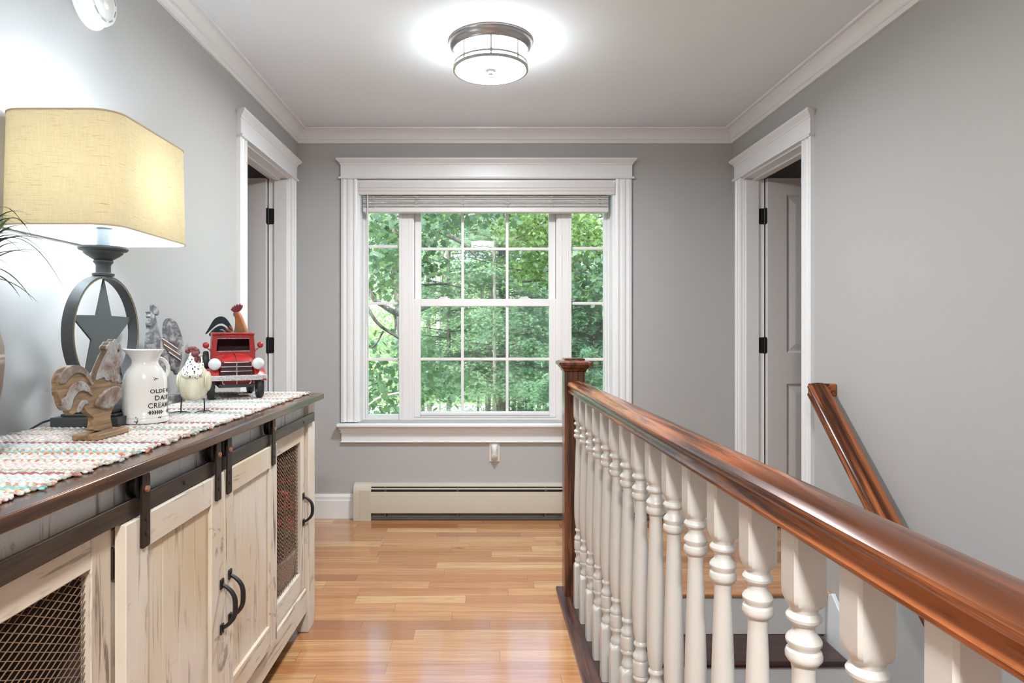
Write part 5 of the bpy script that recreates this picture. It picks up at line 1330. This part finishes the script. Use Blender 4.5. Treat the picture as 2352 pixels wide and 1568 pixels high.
# ---- conifers: tiers of drooping boughs round a trunk
def conifer(name, label, x, y, z0, z1, rad, tr, mat, bmat, seed, nb, spray, per, shape='spray', zmin=-3.2, zmax=6.5, taper=.75, yfront=.0):
    rng = np.random.default_rng(seed); rr_ = random.Random(seed)
    root = thing(name, label, 'tree', (x, y, GZ))
    obj('trunk', limb([(x,y,GZ),(x+.03,y,z0),(x-.02,y,z1)], tr, tr*.55, 12), bmat, root, smooth=60)
    f = MB(); P = []; T = []
    for i in range(nb):
        z = zmin + (min(z1, zmax)-zmin)*(i+rr_.random())/nb
        if z < z0: z = z0 + rr_.random()*.4
        a = rr_.uniform(0, 2*math.pi); L = rad*(1-taper*max(0,(z-z0))/(z1-z0))*rr_.uniform(.6,1.1)
        dx, dy = math.cos(a), math.sin(a)
        mid = (x+dx*L*.5, y+dy*L*.5, z+.04*L); e = (x+dx*L, y+dy*L, z-.16*L+rr_.uniform(-.1,.1))
        f.tube([(x,y,z-.03), mid, e], [.007*L/1.5+.003, .005, .002], 5)
        k = int(per*(.4+L/rad))
        t = rng.uniform(.18, 1.05, size=k); w = rng.normal(0, .17*L, size=k)*(1.1-t*.7)
        base = np.array([x,y,z])[None]*(1-t)[:,None] + np.array(e)[None]*t[:,None]
        base[:,0] += -dy*w; base[:,1] += dx*w; base[:,2] += .10*L*t*(1-t)*2 - np.abs(w)*.22 + rng.normal(0,.035,size=k)
        P.append(base); T.append(np.full(k, .3+.45*rng.random()))
    obj('bough', f, M['bark3'], root, smooth=60)
    leaves('foliage', np.concatenate(P), spray, mat, root, seed+1, shape, .62, np.concatenate(T))
    return root
conifer('hemlock_tree', 'dense drooping green hemlock close behind the newel post', 1.47, 8.7, -3.0, 1.65, 1.2, .05, M['lf_hem'], M['bark3'], 12, 190, .085, 300, zmin=-1.1, zmax=1.6, taper=.5)
conifer('hemlock_tree', 'low feathery hemlock at the foot of the window beside the newel', 1.55, 13.0, -3.2, .6, 1.5, .07, M['lf_hem'], M['bark3'], 14, 60, .11, 160, zmax=.4, zmin=-3.2)
conifer('pine_tree', 'tall pine with dark straight trunk in the middle of the window', .48, 15.0, .2, 9, 3.2, .17, M['lf_pine'], M['bark3'], 16, 120, .15, 260, 'tuft', zmin=-1.6, zmax=4.6, taper=.35)
conifer('pine_tree', 'slim grey-trunked pine with feathery boughs left of the middle of the window', .22, 12.6, .0, 7, 1.9, .045, M['lf_pine'], M['bark'], 18, 60, .11, 170, 'tuft', zmin=-.6, zmax=3.6, taper=.3)['label'] = 'slim pine with a thin grey trunk and feathery boughs in front of the dark pine'
conifer('pine_tree', 'soft pale green pine filling the middle sash between the oak and dark pine', -.75, 14.0, .3, 7, 2.2, .06, M['lf_pine'], M['bark'], 20, 80, .12, 260, 'tuft', zmin=-.7, zmax=4.2, taper=.3)
conifer('hemlock_tree', 'olive green hemlock with dark trunk behind the lower sash', 1.25, 17.0, -1.2, 7, 2.3, .12, M['lf_hem'], M['bark3'], 22, 100, .13, 190, zmin=-1.9, zmax=3.8, taper=.4)
# ---- broadleaf trees of the wood behind
def bg_tree(label, x, y, tr, h, rad, n_, size, seed, zb=-1.2, mat=None, bm_=None, shape='leaf'):
    rng = np.random.default_rng(seed); rr_ = random.Random(seed)
    root = thing('woodland_tree', label, 'tree', (x, y, GZ), 'trees of the wood behind')
    obj('trunk', limb([(x,y,GZ),(x+rr_.uniform(-.15,.15),y,GZ+h*.35),(x+rr_.uniform(-.3,.3),y,GZ+h)], tr, tr*.35, 9), bm_ or M['bark'], root, smooth=60)
    C = []
    for i in range(n_):
        a = rr_.uniform(0, 6.283); q = rad*math.sqrt(rr_.random()); z = zb + (GZ+h+1.0-zb)*rr_.random()
        C.append((x+q*math.cos(a), y+q*math.sin(a)*.8, z))
    f = MB()
    for c in C[::6]: f.tube([(x, y, c[2]-.6), ((x+c[0])/2, (y+c[1])/2, c[2]-.2), c], [.03,.02,.006], 5)
    obj('branch', f, M['bark3'], root, smooth=60)
    P = clump(rng, C, 80, .46, .5); T = np.repeat(rng.uniform(.15,.95,size=len(C)), 80)
    leaves('foliage', P, size, mat or M['lf_bg'], root, seed, shape, .5, T)
for a in (('broadleaf tree with pale sunlit crown far behind the leaning oak', -4.6, 24, .14, 11, 3.2, 110, .16, 40, -1.2),
          ('broadleaf tree with yellow-green crown behind the pale pine', -2.2, 27, .13, 12, 3.4, 110, .17, 41, -.8),
          ('broadleaf tree with light crown straight behind the dark pine', .5, 26, .14, 12, 3.4, 100, .17, 42, -.6),
          ('broadleaf tree with light crown behind the olive hemlock', 3.0, 25, .13, 12, 3.2, 100, .17, 43, -.8),
          ('broadleaf tree behind the maple and the close hemlock', 5.2, 23, .14, 11, 3.2, 110, .16, 44, -2.5),
          ('broadleaf tree at the far edge of the wood beyond the leaning oak', -6.8, 34, .16, 13, 4.2, 100, .22, 45, -1.5),
          ('broadleaf tree at the far edge of the wood behind the pale pine', -2.6, 42, .16, 14, 4.8, 120, .24, 46, -.6),
          ('broadleaf tree at the far edge of the wood in the middle', 2.2, 43, .16, 14, 4.8, 120, .24, 47, -.6),
          ('broadleaf tree at the far edge of the wood behind the maple', 7.2, 41, .16, 14, 4.8, 120, .24, 48, -1.2)):
    bg_tree(*a)
# slim straight trunks of the wood, seen through the lower sash
for i, (px, Y, r, lab) in enumerate(((972,13,.055,'dark leaning trunk at the lower corner of the middle sash'), (1006,20,.10,'pale birch-like trunk in front of the bright drive'), (1030,24,.09,'grey trunk just beyond the pale trunk before the drive'),
                                     (1098,21,.05,'thin dark sapling trunk before the bright drive'), (1120,18,.10,'mossy grey trunk under the dark pine'), (1180,20,.08,'straight grey trunk between the dark pine and olive hemlock'), (1196,23,.13,'thick grey trunk between two bright gaps by the hemlock'),
                                     (1214,19,.12,'dark straight trunk beside the bright gap'), (1238,21,.09,'dark slim trunk near the close hemlock'), (1252,18,.08,'slim dark trunk nearest the close hemlock'))):
    x = at(px, 900, Y)[0]; rr_ = random.Random(100+i); rng = np.random.default_rng(100+i)
    root = thing('forest_trunk', lab, 'tree', (x, Y, GZ), 'straight trunks in the wood')
    obj('trunk', limb([(x+(.12 if i == 0 else .0), Y, GZ), (x, Y, -.6), (x+rr_.uniform(-.15,.15) - (.1 if i == 0 else 0), Y, 3.4)], r, r*.6, 10), (M['bark2'], M['bark'], M['bark3'])[0 if i == 1 else 1 if i in (2,4,5,6) else 2], root, smooth=60)
    f = MB(); C = []
    for k in range(9):
        a = rr_.uniform(0, 6.28); z = rr_.uniform(-1.6, 2.6); L = rr_.uniform(.5, 1.3)
        e = (x+L*math.cos(a), Y+L*math.sin(a), z-.12*L); f.tube([(x,Y,z), ((x+e[0])/2,(Y+e[1])/2,z+.02), e], [.012,.009,.003], 5)
        if z > -.6: C.append(e)
    obj('dead_branch', f, M['bark'], root, smooth=60)
    if C: leaves('foliage', clump(rng, C, 110, .34, .4), .10, M['lf_hem'], root, 130+i, 'spray', .6)
# undergrowth
for i, (x, Y, w_, lab) in enumerate(((-1.2,19,1.6,'bright leafy bush before the drive'), (.6,17,1.3,'yellow-green bush at the foot of the dark pine'), (2.6,18,1.6,'leafy bush at the foot of the olive hemlock'), (-4.2,20,2.0,'leafy bush below the leaning oak'))):
    rng = np.random.default_rng(70+i); root = thing('bush', lab, 'bush', (x, Y, GZ))
    C = [(x+rng.uniform(-w_,w_), Y+rng.uniform(-.6,.6), GZ+.3+rng.random()*1.5) for _ in range(26)]
    f = MB()
    for c in C[::3]: f.tube([(x, Y, GZ), ((x+c[0])/2, (Y+c[1])/2, (GZ+c[2])/2+.2), c], [.02,.014,.005], 5)
    obj('stem', f, M['bark3'], root, smooth=60)
    leaves('foliage', clump(rng, C, 40, .30, .6), .17, M['lf_maple'] if i == 1 else M['lf_bg'], root, 75+i, 'leaf', .45)

# ================================================================ daylight
wd = bpy.data.worlds.new('sky'); SC.world = wd; wd.use_nodes = True
nt = wd.node_tree; nt.nodes.clear()
sky = nt.nodes.new('ShaderNodeTexSky'); sky.sky_type = 'NISHITA'; sky.sun_disc = False; sky.sun_elevation = R(52); sky.sun_rotation = R(200); sky.air_density = 1.0; sky.dust_density = 2.5; sky.ozone_density = 1.0
bgn = nt.nodes.new('ShaderNodeBackground'); bgn.inputs[1].default_value = .36
wo = nt.nodes.new('ShaderNodeOutputWorld'); nt.links.new(sky.outputs[0], bgn.inputs[0]); nt.links.new(bgn.outputs[0], wo.inputs[0])
sun = bpy.data.lights.new('sun', 'SUN'); sun.energy = 2.75; sun.angle = R(3); sun.color = (1,.95,.86)
so = bpy.data.objects.new('sun', sun); COL.objects.link(so)
# high sun over the house, slightly to the left, lighting the trees from the front
sd = Vector((.35, .62, -1.0)).normalized(); so.rotation_euler = sd.to_track_quat('-Z', 'Y').to_euler()
